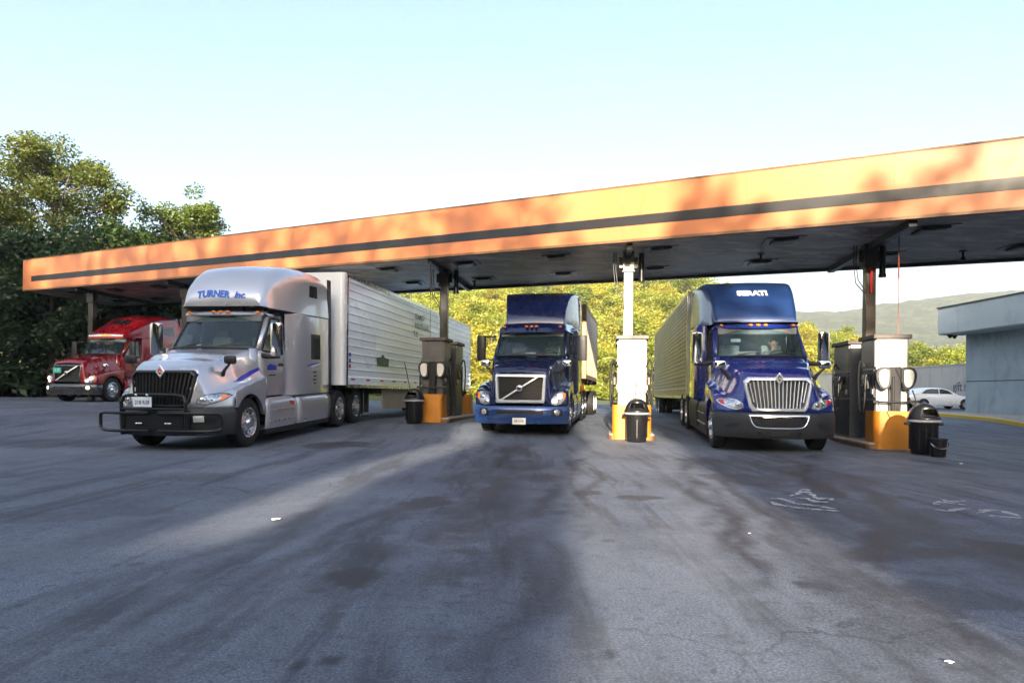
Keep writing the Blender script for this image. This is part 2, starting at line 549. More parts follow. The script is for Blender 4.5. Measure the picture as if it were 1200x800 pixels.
def vnoise(x, y, seed):
    """smooth 2D value noise, numpy"""
    r = np.random.RandomState(seed)
    T = r.rand(256, 256)
    xi = np.floor(x).astype(int); yi = np.floor(y).astype(int)
    fx = x - xi; fy = y - yi
    fx = fx * fx * (3 - 2 * fx); fy = fy * fy * (3 - 2 * fy)
    a = T[xi & 255, yi & 255]; b = T[(xi + 1) & 255, yi & 255]
    c = T[xi & 255, (yi + 1) & 255]; d = T[(xi + 1) & 255, (yi + 1) & 255]
    return (a * (1 - fx) + b * fx) * (1 - fy) + (c * (1 - fx) + d * fx) * fy

def fbm(x, y, seed, oct=4):
    s = 0; a = 0.5; t = 0
    for o in range(oct):
        s = s + a * vnoise(x, y, seed + o * 17); t += a
        x = x * 2.03; y = y * 2.03; a *= 0.5
    return s / t

def asphalt_mat():
    m, nt, out = new_mat('asphalt')
    b = nd(nt, 'ShaderNodeBsdfPrincipled')
    vec = coords(nt)
    st = nd(nt, 'ShaderNodeAttribute'); st.attribute_name = 'stain'
    wr = nd(nt, 'ShaderNodeAttribute'); wr.attribute_name = 'wear'
    fine = noise(nt, 70.0, 4, 0.7, vec)
    base = ramp(nt, fine, [(0.34, (0.052, 0.063, 0.084)), (0.5, (0.118, 0.138, 0.175)), (0.66, (0.235, 0.265, 0.315))])
    agg = nd(nt, 'ShaderNodeTexVoronoi'); agg.inputs['Scale'].default_value = 70.0
    nt.links.new(vec, agg.inputs['Vector'])
    base = mixc(nt, ramp(nt, agg.outputs['Distance'], [(0.10, 0.45), (0.30, 0.0)]), base, (0.32, 0.335, 0.36))
    big = noise(nt, 0.45, 6, 0.65, vec, 0.4)
    base = mixc(nt, ramp(nt, big, [(0.42, 0.0), (0.66, 0.55)]), base, (0.058, 0.066, 0.083))
    sv = coords(nt, scale=(2.4, 0.26, 1), rot=(0, 0, radians(-9)))
    streak = noise(nt, 1.0, 8, 0.68, sv, 0.35)
    base = mixc(nt, ramp(nt, streak, [(0.50, 0.0), (0.60, 0.60)]), base, (0.036, 0.038, 0.046))
    spk = noise(nt, 13.0, 6, 0.7, vec, 0.3)
    base = mixc(nt, ramp(nt, spk, [(0.56, 0.0), (0.62, 0.55)]), base, (0.045, 0.047, 0.055))
    base = mixc(nt, ramp(nt, spk, [(0.36, 0.5), (0.42, 0.0)]), base, (0.165, 0.185, 0.22))
    mid = noise(nt, 4.5, 8, 0.75, vec, 0.6)
    base = mixc(nt, ramp(nt, mid, [(0.52, 0.0), (0.70, 0.50)]), base, (0.042, 0.043, 0.050))
    # pale worn aggregate
    base = mixc(nt, wr.outputs['Fac'], base, (0.21, 0.22, 0.24))
    # cracks
    vo = nd(nt, 'ShaderNodeTexVoronoi', feature='DISTANCE_TO_EDGE'); vo.inputs['Scale'].default_value = 0.16
    wob = nd(nt, 'ShaderNodeVectorMath', operation='ADD')
    nz = nt.nodes.new('ShaderNodeTexNoise'); nz.inputs['Scale'].default_value = 1.3; nz.inputs['Detail'].default_value = 5
    nt.links.new(vec, nz.inputs['Vector'])
    sc = nd(nt, 'ShaderNodeVectorMath', operation='SCALE'); sc.inputs['Scale'].default_value = 1.2
    nt.links.new(nz.outputs['Color'], sc.inputs[0])
    nt.links.new(vec, wob.inputs[0]); nt.links.new(sc.outputs[0], wob.inputs[1])
    nt.links.new(wob.outputs[0], vo.inputs['Vector'])
    crack = ramp(nt, vo.outputs['Distance'], [(0.0, 0.6), (0.003, 0.0)])
    gate = ramp(nt, noise(nt, 0.3, 2, 0.5, vec), [(0.45, 0.0), (0.6, 1.0)])
    mul = nd(nt, 'ShaderNodeMath', operation='MULTIPLY'); nt.links.new(crack, mul.inputs[0]); nt.links.new(gate, mul.inputs[1])
    base = mixc(nt, mul.outputs[0], base, (0.02, 0.02, 0.02))
    # oil and tyre stains
    brk = ramp(nt, noise(nt, 16.0, 6, 0.75, vec, 0.4), [(0.28, 0.6), (0.55, 1.0)])
    ms = nd(nt, 'ShaderNodeMath', operation='MULTIPLY'); nt.links.new(st.outputs['Fac'], ms.inputs[0]); nt.links.new(brk, ms.inputs[1])
    base = mixc(nt, ms.outputs[0], base, (0.012, 0.0095, 0.0095))
    # scattered drips
    vd = nd(nt, 'ShaderNodeTexVoronoi'); vd.inputs['Scale'].default_value = 1.7
    nt.links.new(vec, vd.inputs['Vector'])
    dr = ramp(nt, vd.outputs['Distance'], [(0.07, 0.6), (0.13, 0.0)])
    gate2 = ramp(nt, noise(nt, 0.5, 3, 0.5, vec), [(0.52, 0.0), (0.62, 1.0)])
    mu2 = nd(nt, 'ShaderNodeMath', operation='MULTIPLY'); nt.links.new(dr, mu2.inputs[0]); nt.links.new(gate2, mu2.inputs[1])
    base = mixc(nt, mu2.outputs[0], base, (0.03, 0.029, 0.03))
    nt.links.new(base, b.inputs['Base Color'])
    rr = nd(nt, 'ShaderNodeMath', operation='MULTIPLY_ADD')
    nt.links.new(ms.outputs[0], rr.inputs[0]); rr.inputs[1].default_value = -0.25; rr.inputs[2].default_value = 0.78
    nt.links.new(rr.outputs[0], b.inputs['Roughness'])
    b.inputs['Specular IOR Level'].default_value = 0.35
    bn = nd(nt, 'ShaderNodeBump'); bn.inputs['Strength'].default_value = 0.4; bn.inputs['Distance'].default_value = 0.010
    nt.links.new(fine, bn.inputs['Height']); nt.links.new(bn.outputs[0], b.inputs['Normal'])
    nt.links.new(b.outputs[0], out.inputs[0])
asphalt_mat()

def grass_mat():
    m, nt, out = new_mat('grass ground')
    b = nd(nt, 'ShaderNodeBsdfPrincipled')
    vec = coords(nt)
    c = ramp(nt, noise(nt, 2.0, 6, 0.7, vec), [(0.3, (0.06, 0.085, 0.015)), (0.55, (0.10, 0.12, 0.022)), (0.75, (0.15, 0.13, 0.04))])
    nt.links.new(c, b.inputs['Base Color']); b.inputs['Roughness'].default_value = 0.9
    bn = nd(nt, 'ShaderNodeBump'); bn.inputs['Strength'].default_value = 0.8; bn.inputs['Distance'].default_value = 0.1
    nt.links.new(noise(nt, 9, 5, 0.7, vec), bn.inputs['Height']); nt.links.new(bn.outputs[0], b.inputs['Normal'])
    nt.links.new(b.outputs[0], out.inputs[0])
grass_mat()

CREST = [(-300, 28), (-150, 25), (-70, 22), (-30, 20.5), (0, 23.5), (31, 25), (53, 21), (62, 16), (70, 11), (80, 7), (94, 4.5), (122, 3), (200, 2), (400, 2)]
def hill_h(x, y):
    return smooth_tab(CREST, x) * smooth01(78, 188, y)

def make_sheet(name, xs, ys, zfun, mat, attrs=None):
    X, Y = np.meshgrid(np.array(xs), np.array(ys))
    zf = np.vectorize(zfun)
    Z = zf(X, Y)
    nx, ny = len(xs), len(ys)
    me = bpy.data.meshes.new(name)
    co = np.stack([X.ravel(), Y.ravel(), Z.ravel()], 1).astype(np.float32)
    i, j = np.meshgrid(np.arange(nx - 1), np.arange(ny - 1))
    a = (j * nx + i).ravel()
    q = np.stack([a, a + 1, a + nx + 1, a + nx], 1).astype(np.int32)
    me.vertices.add(len(co)); me.vertices.foreach_set('co', co.ravel())
    me.loops.add(q.size); me.loops.foreach_set('vertex_index', q.ravel())
    me.polygons.add(len(q)); me.polygons.foreach_set('loop_start', np.arange(0, q.size, 4, dtype=np.int32))
    me.polygons.foreach_set('use_smooth', np.ones(len(q), bool))
    me.update(calc_edges=True)
    if attrs:
        for k, fn in attrs.items():
            at = me.attributes.new(k, 'FLOAT', 'POINT')
            at.data.foreach_set('value', fn(X, Y).ravel().astype(np.float32))
    me.materials.append(MAT[mat])
    ob = bpy.data.objects.new(name, me); COL.objects.link(ob)
    tag(ob, kind='structure')
    return ob

def gz_all(x, y):
    return gz(x, y)

gx = sorted(set([-3000, -1500, -700, -400, -250, -150, -100, 100, 130, 170, 250, 400, 700, 1500, 3000] + list(range(-80, 81, 4))))
gy = sorted(set([-600, -300, -150, -90, 230, 260, 300, 450, 700, 1500, 4000] + list(range(-60, 221, 4))))
make_sheet('ground', gx, gy, lambda x, y: gz(x, y) - 0.06 + hill_h(x, y), 'grass ground')

# stains of the forecourt: (centre x, centre y, half width, half length, heading, strength)
def seg_field(X, Y, p0, p1, w, seed, wob=0.35):
    d = np.array(p1) - np.array(p0); L = np.hypot(*d); d = d / L
    u = (X - p0[0]) * d[0] + (Y - p0[1]) * d[1]
    v = -(X - p0[0]) * d[1] + (Y - p0[1]) * d[0]
    v = v + wob * (fbm(u * 0.6, v * 0.6, seed) - 0.5) * 2
    e = np.clip(1 - np.abs(v) / w, 0, 1)
    ends = np.clip((u + 1.0) / 2.0, 0, 1) * np.clip((L + 1.0 - u) / 2.0, 0, 1)
    n = fbm(u * 0.55, v * 3.0, seed + 5, 5)
    n2 = fbm(X * 4.0, Y * 4.0, seed + 9, 4)
    return e ** 0.7 * ends * np.clip((n * 0.6 + n2 * 0.4 - 0.34) * 4.5, 0, 1)

def blob(X, Y, c, r, seed, strength):
    dx = (X - c[0]) / r[0]; dy = (Y - c[1]) / r[1]
    rr = np.sqrt(dx * dx + dy * dy) + 1.2 * (fbm(X * 2.2 / max(r) * 0.6, Y * 2.2 / max(r) * 0.6, seed, 5) - 0.5) + 0.5 * (fbm(X * 8, Y * 8, seed + 3, 3) - 0.5)
    return min(1, strength * 1.25) * np.clip((1.0 - rr) * 7.0, 0, 1)

BLOBS = [((412, 677), (0.16, 0.24), .85), ((505, 588), (0.25, 0.4), .7), ((485, 594), (0.18, 0.25), .6), ((525, 597), (0.16, 0.25), .6),
         ((690, 577), (0.16, 0.2), .6), ((748, 583), (0.28, 0.22), .6), ((400, 521), (0.9, 0.9), .6), ((960, 684), (0.12, 0.12), .6),
         ((1080, 646), (0.26, 0.2), .65), ((1195, 646), (0.3, 0.5), .8), ((1105, 616), (0.3, 0.2), .45), ((1150, 630), (0.5, 0.2), .4),
         ((372, 691), (0.05, 0.06), .7), ((357, 779), (0.03, 0.05), .8), ((388, 772), (0.05, 0.05), .6), ((303, 633), (0.1, 0.1), .4),
         ((435, 645), (0.2, 0.3), .5), ((460, 605), (0.2, 0.3), .5), ((385, 775), (0.07, 0.05), .7), ((610, 545), (0.5, 0.9), .5), ((640, 560), (0.4, 0.5), .5),
         ((545, 560), (0.5, 0.6), .45), ((720, 766), (0.05, 0.07), .55), ((640, 676), (0.12, 0.3), .5), ((650, 700), (0.1, 0.2), .45),
         ((870, 560), (0.6, 0.7), .45), ((980, 560), (0.8, 0.8), .5), ((1050, 600), (0.6, 0.5), .4), ((1060, 740), (0.2, 0.3), .45), ((820, 540), (0.5, 0.7), .4),
         ((150, 600), (0.7, 0.3), .35), ((75, 605), (0.5, 0.3), .35), ((230, 560), (0.8, 0.5), .35), ((60, 520), (1.5, 1.0), .4), ((1140, 545), (0.8, 0.8), .5),
         ((950, 640), (0.25, 0.5), .4), ((1000, 690), (0.3, 0.4), .45), ((1120, 700), (0.35, 0.35), .5)]
STREAKS = [((604, 520), (470, 800), 0.55, .8), ((575, 530), (505, 620), 0.6, .6), ((655, 540), (640, 780), 0.32, .6),
           ((930, 530), (1190, 800), 0.75, .85), ((880, 535), (1030, 700), 0.4, .55), ((1000, 560), (1200, 680), 0.8, .75), ((960, 545), (960, 620), 0.6, .5),
           ((300, 640), (130, 700), 0.12, .5), ((390, 640), (270, 690), 0.14, .6), ((60, 690), (0, 712), 0.05, .9), ((120, 675), (60, 690), 0.05, .5),
           ((240, 600), (20, 650), 0.3, .35), ((200, 540), (0, 575), 0.6, .45), ((420, 700), (360, 800), 0.25, .4), ((455, 640), (300, 790), 0.2, .4),
           ((1100, 560), (1200, 600), 0.9, .5), ((560, 545), (420, 640), 0.3, .5)]
_r = random.Random(61)
for _k in range(26):      # tyre tracks of the trucks that leave the pumps
    _x = _r.choice([_r.uniform(430, 690), _r.uniform(850, 1190), _r.uniform(40, 400)])
    _y0 = _r.uniform(530, 640); _y1 = min(800, _y0 + _r.uniform(60, 240))
    _k0 = (_x - 735) / (700 - 455)
    STREAKS.append(((735 + _k0 * (_y0 - 455), _y0), (735 + _k0 * (_y1 - 455), _y1), _r.uniform(0.10, 0.22), _r.uniform(0.35, 0.75)))
WEAR = [((640, 540), (760, 800), 0.5, .22), ((800, 540), (860, 800), 0.6, .2), ((430, 560), (200, 760), 0.9, .2), ((980, 570), (1060, 620), 0.25, .35),
        ((350, 560), (120, 640), 0.9, .18)]
def stain_field(X, Y):
    s = np.zeros_like(X)
    for k, (p0, p1, w, st) in enumerate(STREAKS):
        s = np.maximum(s, min(1, 1.15 * st) * seg_field(X, Y, G(*p0), G(*p1), w, 40 + k))
    for k, (c, r, st) in enumerate(BLOBS):
        s = np.maximum(s, blob(X, Y, G(*c), r, 90 + k, st))
    big = fbm(X * 0.25, Y * 0.12, 7, 5)
    s = np.maximum(s, np.clip((big - 0.52) * 2.2, 0, 0.45) * np.clip(fbm(X * 3, Y * 3, 8, 4) * 2 - 0.45, 0, 1))
    return np.clip(s, 0, 1)
def wear_field(X, Y):
    s = np.zeros_like(X)
    for k, (p0, p1, w, st) in enumerate(WEAR):
        s = np.maximum(s, min(1, 1.15 * st) * seg_field(X, Y, G(*p0), G(*p1), w, 140 + k))
    s = s + np.clip((fbm(X * 0.5, Y * 0.35, 21, 4) - 0.5) * 0.9, 0, 0.25)
    return np.clip(s, 0, 1)
lx = sorted(set([round(float(v), 3) for v in np.arange(-9, 9.01, 0.05)] + [round(float(v), 2) for v in np.arange(-34, -9, 0.5)] + [round(float(v), 2) for v in np.arange(9, 62, 0.5)]))
ly = sorted(set([round(float(v), 3) for v in np.arange(2.2, 20, 0.05)] + [round(float(v), 2) for v in np.arange(-30, 2.2, 0.8)] + [round(float(v), 2) for v in np.arange(20, 50.1, 0.5)]))
make_sheet('forecourt', lx, ly, gz, 'asphalt', {'stain': stain_field, 'wear': wear_field})

def chalk_mat():
    m, nt, out = new_mat('scraped white paint')
    vec = coords(nt)
    b = nd(nt, 'ShaderNodeBsdfPrincipled'); b.inputs['Base Color'].default_value = (0.42, 0.42, 0.43, 1); b.inputs['Roughness'].default_value = 0.8
    t = nd(nt, 'ShaderNodeBsdfTransparent')
    mx = nd(nt, 'ShaderNodeMixShader')
    nt.links.new(ramp(nt, noise(nt, 9.0, 8, 0.8, vec, 0.6), [(0.38, 0.0), (0.52, 0.8)]), mx.inputs[0])
    nt.links.new(t.outputs[0], mx.inputs[1]); nt.links.new(b.outputs[0], mx.inputs[2])
    nt.links.new(mx.outputs[0], out.inputs[0])
chalk_mat()

def ground_mark(name, px_poly, label, cat, mat, group=None):
    pts = [G(*p) for p in px_poly]
    cx = sum(p[0] for p in pts) / len(pts); cy = sum(p[1] for p in pts) / len(pts)
    z = gz(cx, cy) + 0.006
    mb = MB(); mb.add([(p[0] - cx, p[1] - cy, gz(*p) + 0.006 - z) for p in pts], [tuple(range(len(pts)))])
    o = mb.build(name, mat, None, smooth=0, loc=(cx, cy, z))
    tag(o, label, cat, group)
    return o
def scrawl(name, strokes, label, seed):
    """worn white strokes scraped on the asphalt, each a ragged ribbon"""
    r = random.Random(seed)
    P0 = G(*strokes[0][0])
    z0 = gz(*P0) + 0.006
    mb = MB()
    for k, st in enumerate(strokes):
        pts = bez([(*G(*p), 0) for p in st], 7)
        rows = []
        for i, p in enumerate(pts):
            d = (pts[min(i + 1, len(pts) - 1)] - pts[max(i - 1, 0)]).normalized()
            n = Vector((-d.y, d.x, 0))
            e = min(1, (i + 0.3) / 4, (len(pts) - 0.7 - i) / 4)
            w0 = r.uniform(0.012, 0.06) * e + 0.004; w1 = r.uniform(0.012, 0.06) * e + 0.004
            rows.append([(q.x - P0[0], q.y - P0[1], gz(q.x, q.y) + 0.006 + 0.0006 * k - z0) for q in (p + n * w0, p - n * w1)])
        mb.grid(rows)
    o = mb.build(name, 'scraped white paint', None, smooth=0, loc=(P0[0], P0[1], z0))
    tag(o, label, 'paint mark')
scrawl('paint_mark', [[(898, 584), (918, 585), (934, 590), (952, 592), (984, 597)], [(925, 594), (945, 596), (966, 598), (986, 599)], [(926, 582), (938, 578), (945, 573), (950, 578), (962, 586)],
                      [(905, 588), (915, 592), (928, 594)], [(934, 583), (948, 585), (960, 589), (972, 588)], [(958, 586), (970, 584), (976, 587)]],
       'scraped white paint mark on the asphalt in front of the royal blue truck', 1)
scrawl('paint_mark', [[(1097, 592), (1104, 588), (1116, 590), (1134, 592)], [(1104, 585), (1118, 588), (1132, 587)], [(1098, 597), (1112, 599), (1128, 596), (1140, 597)]],
       'small scraped white paint mark on the asphalt in front of the bucket', 2)
scrawl('paint_mark', [[(1146, 602), (1160, 598), (1178, 600), (1196, 605)], [(1160, 604), (1176, 606), (1200, 607)]],
       'thin scraped white paint mark at the right edge of the asphalt', 3)

def litter(px, py, s, label, seed):
    r = random.Random(seed)
    x, y = G(px, py)
    mb = MB()
    n = 5
    rows = []
    for j in range(n):
        rows.append([((i - 2) * s * .3 + r.uniform(-.1, .1) * s, (j - 2) * s * .22 + r.uniform(-.1, .1) * s, 0.012 + r.uniform(0, .25) * s) for i in range(n)])
    mb.grid(rows)
    o = mb.build('litter', 'paper', None, smooth=0, solid=0.002, loc=(x, y, gz(x, y)))
    o.rotation_euler = (0, 0, r.uniform(0, 3))
    tag(o, label, 'litter')
litter(325, 610, 0.055, 'crumpled white paper scrap on the asphalt in front of the silver truck', 3)
litter(1115, 778, 0.026, 'small white paper scrap on the asphalt at the bottom right', 4)
litter(880, 626, 0.02, 'tiny white paper speck on the asphalt in front of the royal blue truck', 5)
litter(1127, 544, 0.05, 'tiny pale scrap on the asphalt beside the bucket', 6)

# ------------------------------------------------------------------ canopy over the pumps
CU = Vector((-0.874, 0.486, 0)); CV = Vector((0.148, 0.989, 0))
CP0 = Vector((10.15, 13.5, 0)); CZ0 = 4.95; CSL = 0.0214
U0, U1, VD = -16.0, 37.8, 6.1
def cp(u, v, z):
    """canopy frame to world: u along the front edge, v to the back, z above the soffit"""
    p = CP0 + CU * u + CV * v
    return (p.x, p.y, CZ0 + CSL * u + z)

def cslab(mb, u0, u1, v0, v1, z0, z1, mi=None):
    vs = [cp(u, v, z) for z in (z0, z1) for (u, v) in ((u0, v0), (u1, v0), (u1, v1), (u0, v1))]
    mb.add(vs, [(3, 2, 1, 0), (4, 5, 6, 7), (0, 1, 5, 4), (1, 2, 6, 5), (2, 3, 7, 6), (3, 0, 4, 7)], mi)

def soffit_mat():
    m, nt, out = new_mat('soffit dark')
    b = nd(nt, 'ShaderNodeBsdfPrincipled')
    vec = coords(nt, rot=(0, 0, radians(29.1)))
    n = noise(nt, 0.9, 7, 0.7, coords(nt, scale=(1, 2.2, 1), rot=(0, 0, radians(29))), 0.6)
    c = ramp(nt, n, [(0.36, (0.05, 0.048, 0.047)), (0.48, (0.19, 0.18, 0.17)), (0.60, (0.5, 0.48, 0.46))])  # mottled tone; pale patches painted in for light reflected up from the ground
    br = nd(nt, 'ShaderNodeTexBrick')
    br.inputs['Scale'].default_value = 1.0; br.inputs['Mortar Size'].default_value = 0.012
    br.inputs['Brick Width'].default_value = 30.0; br.inputs['Row Height'].default_value = 0.4
    br.inputs['Color1'].default_value = (1, 1, 1, 1); br.inputs['Color2'].default_value = (0.82, 0.82, 0.82, 1); br.inputs['Mortar'].default_value = (0.3, 0.3, 0.3, 1)
    nt.links.new(vec, br.inputs['Vector'])
    c = mixc(nt, 1.0, c, br.outputs[0], 'MULTIPLY')
    nt.links.new(c, b.inputs['Base Color'])
    r = ramp(nt, n, [(0.3, 0.3), (0.7, 0.55)]); nt.links.new(r, b.inputs['Roughness'])
    nt.links.new(b.outputs[0], out.inputs[0])
soffit_mat()

CAN_ROOT = Vector((9.0, 17.1, gz(9.0, 17.1)))
canopy = empty('canopy', CAN_ROOT)
tag(canopy, 'long flat orange fuel canopy with a black stripe over the truck lanes', 'canopy')
def cpart(mb, name, mats, **kw):
    mb.xf(Matrix.Translation(-CAN_ROOT))
    return mb.build(name, mats, canopy, **kw)

FH = 1.38
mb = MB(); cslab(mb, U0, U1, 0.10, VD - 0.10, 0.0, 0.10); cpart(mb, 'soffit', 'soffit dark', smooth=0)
mb = MB(); cslab(mb, U0, U1, 0.12, VD - 0.12, 0.80, 0.95); cpart(mb, 'roof_deck', 'dark chassis', smooth=0)
# front fascia in panels with fine joints
pan = 3.05
u = U0
while u < U1 - 0.05:
    ue = min(U1, u + pan)
    mb = MB(); cslab(mb, u + 0.0015, ue - 0.0015, 0.0, 0.08, 0.02, FH)
    cpart(mb, 'fascia_panel', 'fascia orange', smooth=0)
    u = ue
mb = MB(); cslab(mb, U0, U1 - 0.75, -0.012, 0.0, 0.37, 0.62); cpart(mb, 'stripe', 'fascia black', smooth=0)
mb = MB()
cslab(mb, U0, U1, -0.035, 0.14, -0.045, 0.018); cslab(mb, U0, U1, -0.02, 0.06, FH, FH + 0.035)
cpart(mb, 'edge_trim', 'fascia trim', smooth=0)
mb = MB(); cslab(mb, U0, U1, VD - 0.08, VD, -0.03, FH); cpart(mb, 'rear_fascia', 'fascia orange', smooth=0)
mb = MB(); cslab(mb, U1 - 0.08, U1 + 0.0, 0.081, VD - 0.081, -0.02, FH - 0.003); cpart(mb, 'end_fascia', 'fascia orange', smooth=0)
mb = MB(); cslab(mb, U0, U0 + 0.08, 0.081, VD - 0.081, -0.02, FH - 0.003); cpart(mb, 'end_fascia', 'fascia orange', smooth=0)
mb = MB()
cslab(mb, U0, U1, VD - 0.22, VD - 0.085, -0.09, -0.004); cpart(mb, 'rear_gutter', 'fascia black', smooth=0)

COLS = [(8.92, 17.1), (3.2, 18.95), (-2.27, 22.6), (-7.9, 25.4), (-13.5, 28.2), (-19.1, 31.0)]
def canopy_uv(x, y):
    d = Vector((x, y, 0)) - CP0
    det = CU.x * CV.y - CU.y * CV.x
    return ((d.x * CV.y - d.y * CV.x) / det, (CU.x * d.y - CU.y * d.x) / det)
HEAD = atan2(-0.989, -0.148)
def soffit_z(x, y):
    return CZ0 + CSL * canopy_uv(x, y)[0]
for k, (x, y) in enumerate(COLS):
    g = gz(x, y); zt = soffit_z(x, y)
    mat = 'column white' if k == 1 else 'column brown' if k == 0 else 'black steel'
    mb = MB(); mb.box((x, y, (g + zt - 0.55) / 2), (0.24, 0.24, zt - 0.55 - g), rz=HEAD)
    c = cpart(mb, 'column', mat, smooth=0, bevel=0.012)
    if k == 0: c['label'] = 'brown steel column of the canopy with a red strip'
    if k == 1: c['label'] = 'white steel column of the canopy'
    mb = MB(); mb.box((x, y, zt - 0.275), (0.31, 0.31, 0.54), rz=HEAD)
    mb.box((x, y, zt - 0.56), (0.36, 0.36, 0.04), rz=HEAD)
    for s in (-1, 1):
        mb.box((x + 0.19 * s, y, zt - 0.30), (0.06, 0.14, 0.30), rz=HEAD)
    cpart(mb, 'column_head', 'black steel', smooth=0, bevel=0.008)
    u_, v_ = canopy_uv(x, y)
    mb = MB(); cslab(mb, u_ - 0.08, u_ + 0.08, 0.2, VD - 0.25, -0.16, -0.003); cpart(mb, 'beam', 'black steel', smooth=0)
    if k < 3:   # drain pipe and cable loops beside the column
        mb = MB()
        px_, py_ = x + 0.38, y + 0.1
        mb.cyl((px_, py_, zt - 0.75), (px_, py_, zt - 0.02), 0.075, n=14)
        mb.cyl((px_, py_, zt - 0.80), (px_, py_, zt - 0.72), 0.09, n=14)
        cpart(mb, 'drain_pipe', 'black steel')
        mb = MB()
        for q in range(2):
            r0 = 0.25 + 0.06 * q
            pts = [(x - r0 - 0.1, y - 0.05, zt - 0.03), (x - r0 - 0.11, y - 0.05, zt - 0.5), (x - r0 - 0.06, y - 0.06, zt - 0.9 - .08 * q), (x - 0.16, y - 0.1, zt - 1.15 - 0.1 * q), (x - 0.13, y - 0.12, zt - 1.6)]
            mb.tube(pts, 0.014, 6)
        cpart(mb, 'cable', 'black plastic')
    if k == 0:
        mb = MB(); mb.box((x - 0.02, y - 0.136, zt - 0.92), (0.06, 0.012, 0.62)); cpart(mb, 'red_strip', 'red stripe', smooth=0)
# downlights: shallow boxes with side wings in two rows
for k in range(17):
    uu = U0 + 1.6 + k * 3.1
    for vv in (1.35, 4.2):
        mb = MB()
        cslab(mb, uu - 0.28, uu + 0.28, vv - 0.28, vv + 0.28, -0.07, -0.003)
        cslab(mb, uu - 0.46, uu + 0.46, vv - 0.34, vv + 0.34, -0.018, -0.0025)
        cslab(mb, uu - 0.22, uu + 0.22, vv - 0.22, vv + 0.22, -0.085, -0.071)
        cpart(mb, 'light_fixture', 'black steel', smooth=0)
for uu, vv in ((4.4, 3.0), (8.2, 5.2), (14.0, 4.6), (-0.8, 4.4), (18.5, 4.6)):
    mb = MB(); x, y, z = cp(uu, vv, 0)
    mb.cyl((x, y, z - 0.03), (x, y, z), 0.09, n=12); mb.cyl((x, y, z - 0.16), (x, y, z - 0.03), 0.03, n=10); mb.cyl((x, y, z - 0.26), (x, y, z - 0.16), 0.07, 0.045, n=12)
    cpart(mb, 'ceiling_nozzle', 'black steel')

# ------------------------------------------------------------------ fuel islands and what stands on them
def frame_at(x, y):
    """island frame: x axis towards the camera, y axis to the right of the photograph"""
    return empty, (x, y, gz(x, y)), HEAD

def rounded_rect(w, d, r, n=5):
    pts = []
    for cx, cy, a0 in ((w / 2 - r, d / 2 - r, 0), (-w / 2 + r, d / 2 - r, 90), (-w / 2 + r, -d / 2 + r, 180), (w / 2 - r, -d / 2 + r, 270)):
        for k in range(n + 1):
            a = radians(a0 + 90 * k / n)
            pts.append((cx + r * cos(a), cy + r * sin(a)))
    return pts

def make_island(x, y, label, gw=0.5):
    g = gz(x, y)
    t = empty('fuel_island', (x, y, g), HEAD)
    tag(t, label, 'fuel island', 'fuel islands')
    L = 4.6
    mb = MB(); mb.prism([(p[0] - L / 2 + 0.35, p[1]) for p in rounded_rect(L, 1.12, 0.12)], 'z', -0.12, 0.14)
    mb.build('base', 'concrete', t, smooth=30, bevel=0.015)
    mb = MB()
    out = [(p[0] - L / 2 + 0.35, p[1]) for p in rounded_rect(L + 0.05, 1.17, 0.14)]
    mb.prism(out, 'z', -0.12, 0.105)
    mb.build('edging', 'fascia trim', t, smooth=30, bevel=0.006)
    def guard(x0, sgn):
        """orange U-shaped steel guard wrapped round the island's end"""
        pts = []
        r = 0.14; w = gw
        pts.append((x0 - sgn * 0.62, w))
        for k in range(7):
            a = pi / 2 * k / 6
            pts.append((x0 - sgn * r + sgn * r * sin(a), w - r + r * cos(a)))
        full = pts + [(p[0], -p[1]) for p in reversed(pts)]
        inner = [(p[0] - sgn * 0.035, p[1] * 0.93) for p in full]
        poly = full + list(reversed(inner))
        b = MB()
        n = len(full)
        rows = []
        for z in (0.0, 0.86):
            rows.append(z)
        vs = [(p[0], p[1], z) for z in rows for p in full] + [(p[0], p[1], z) for z in rows for p in inner]
        fs = []
        for i in range(n - 1):
            fs.append((i, i + 1, n + i + 1, n + i))
            fs.append((2 * n + i + 1, 2 * n + i, 3 * n + i, 3 * n + i + 1))
            fs.append((n + i, n + i + 1, 3 * n + i + 1, 3 * n + i))
        fs.append((0, n, 3 * n, 2 * n)); fs.append((n - 1, 3 * n - 1, 4 * n - 1, 2 * n - 1))
        b.add(vs, fs)
        return b
    guard(0.42, 1).build('guard', 'guard orange', t, smooth=35, bevel=0.006)
    guard(-L + 0.28, -1).build('guard', 'guard orange', t, smooth=35, bevel=0.006)
    return t

def hose_path(y, z0, x):
    return [(x, y, z0), (x, y + 0.10 * (1 if y > 0 else -1), z0 + 0.12), (x + 0.05, y + 0.16 * (1 if y > 0 else -1), z0 - 0.25),
            (x + 0.10, y + 0.15 * (1 if y > 0 else -1), z0 - 0.9), (x + 0.18, y + 0.12 * (1 if y > 0 else -1), z0 - 1.08), (x + 0.26, y + 0.10 * (1 if y > 0 else -1), z0 - 0.9),
            (x + 0.28, y + 0.08 * (1 if y > 0 else -1), z0 - 0.35), (x + 0.27, y + 0.06 * (1 if y > 0 else -1), z0 - 0.2)]

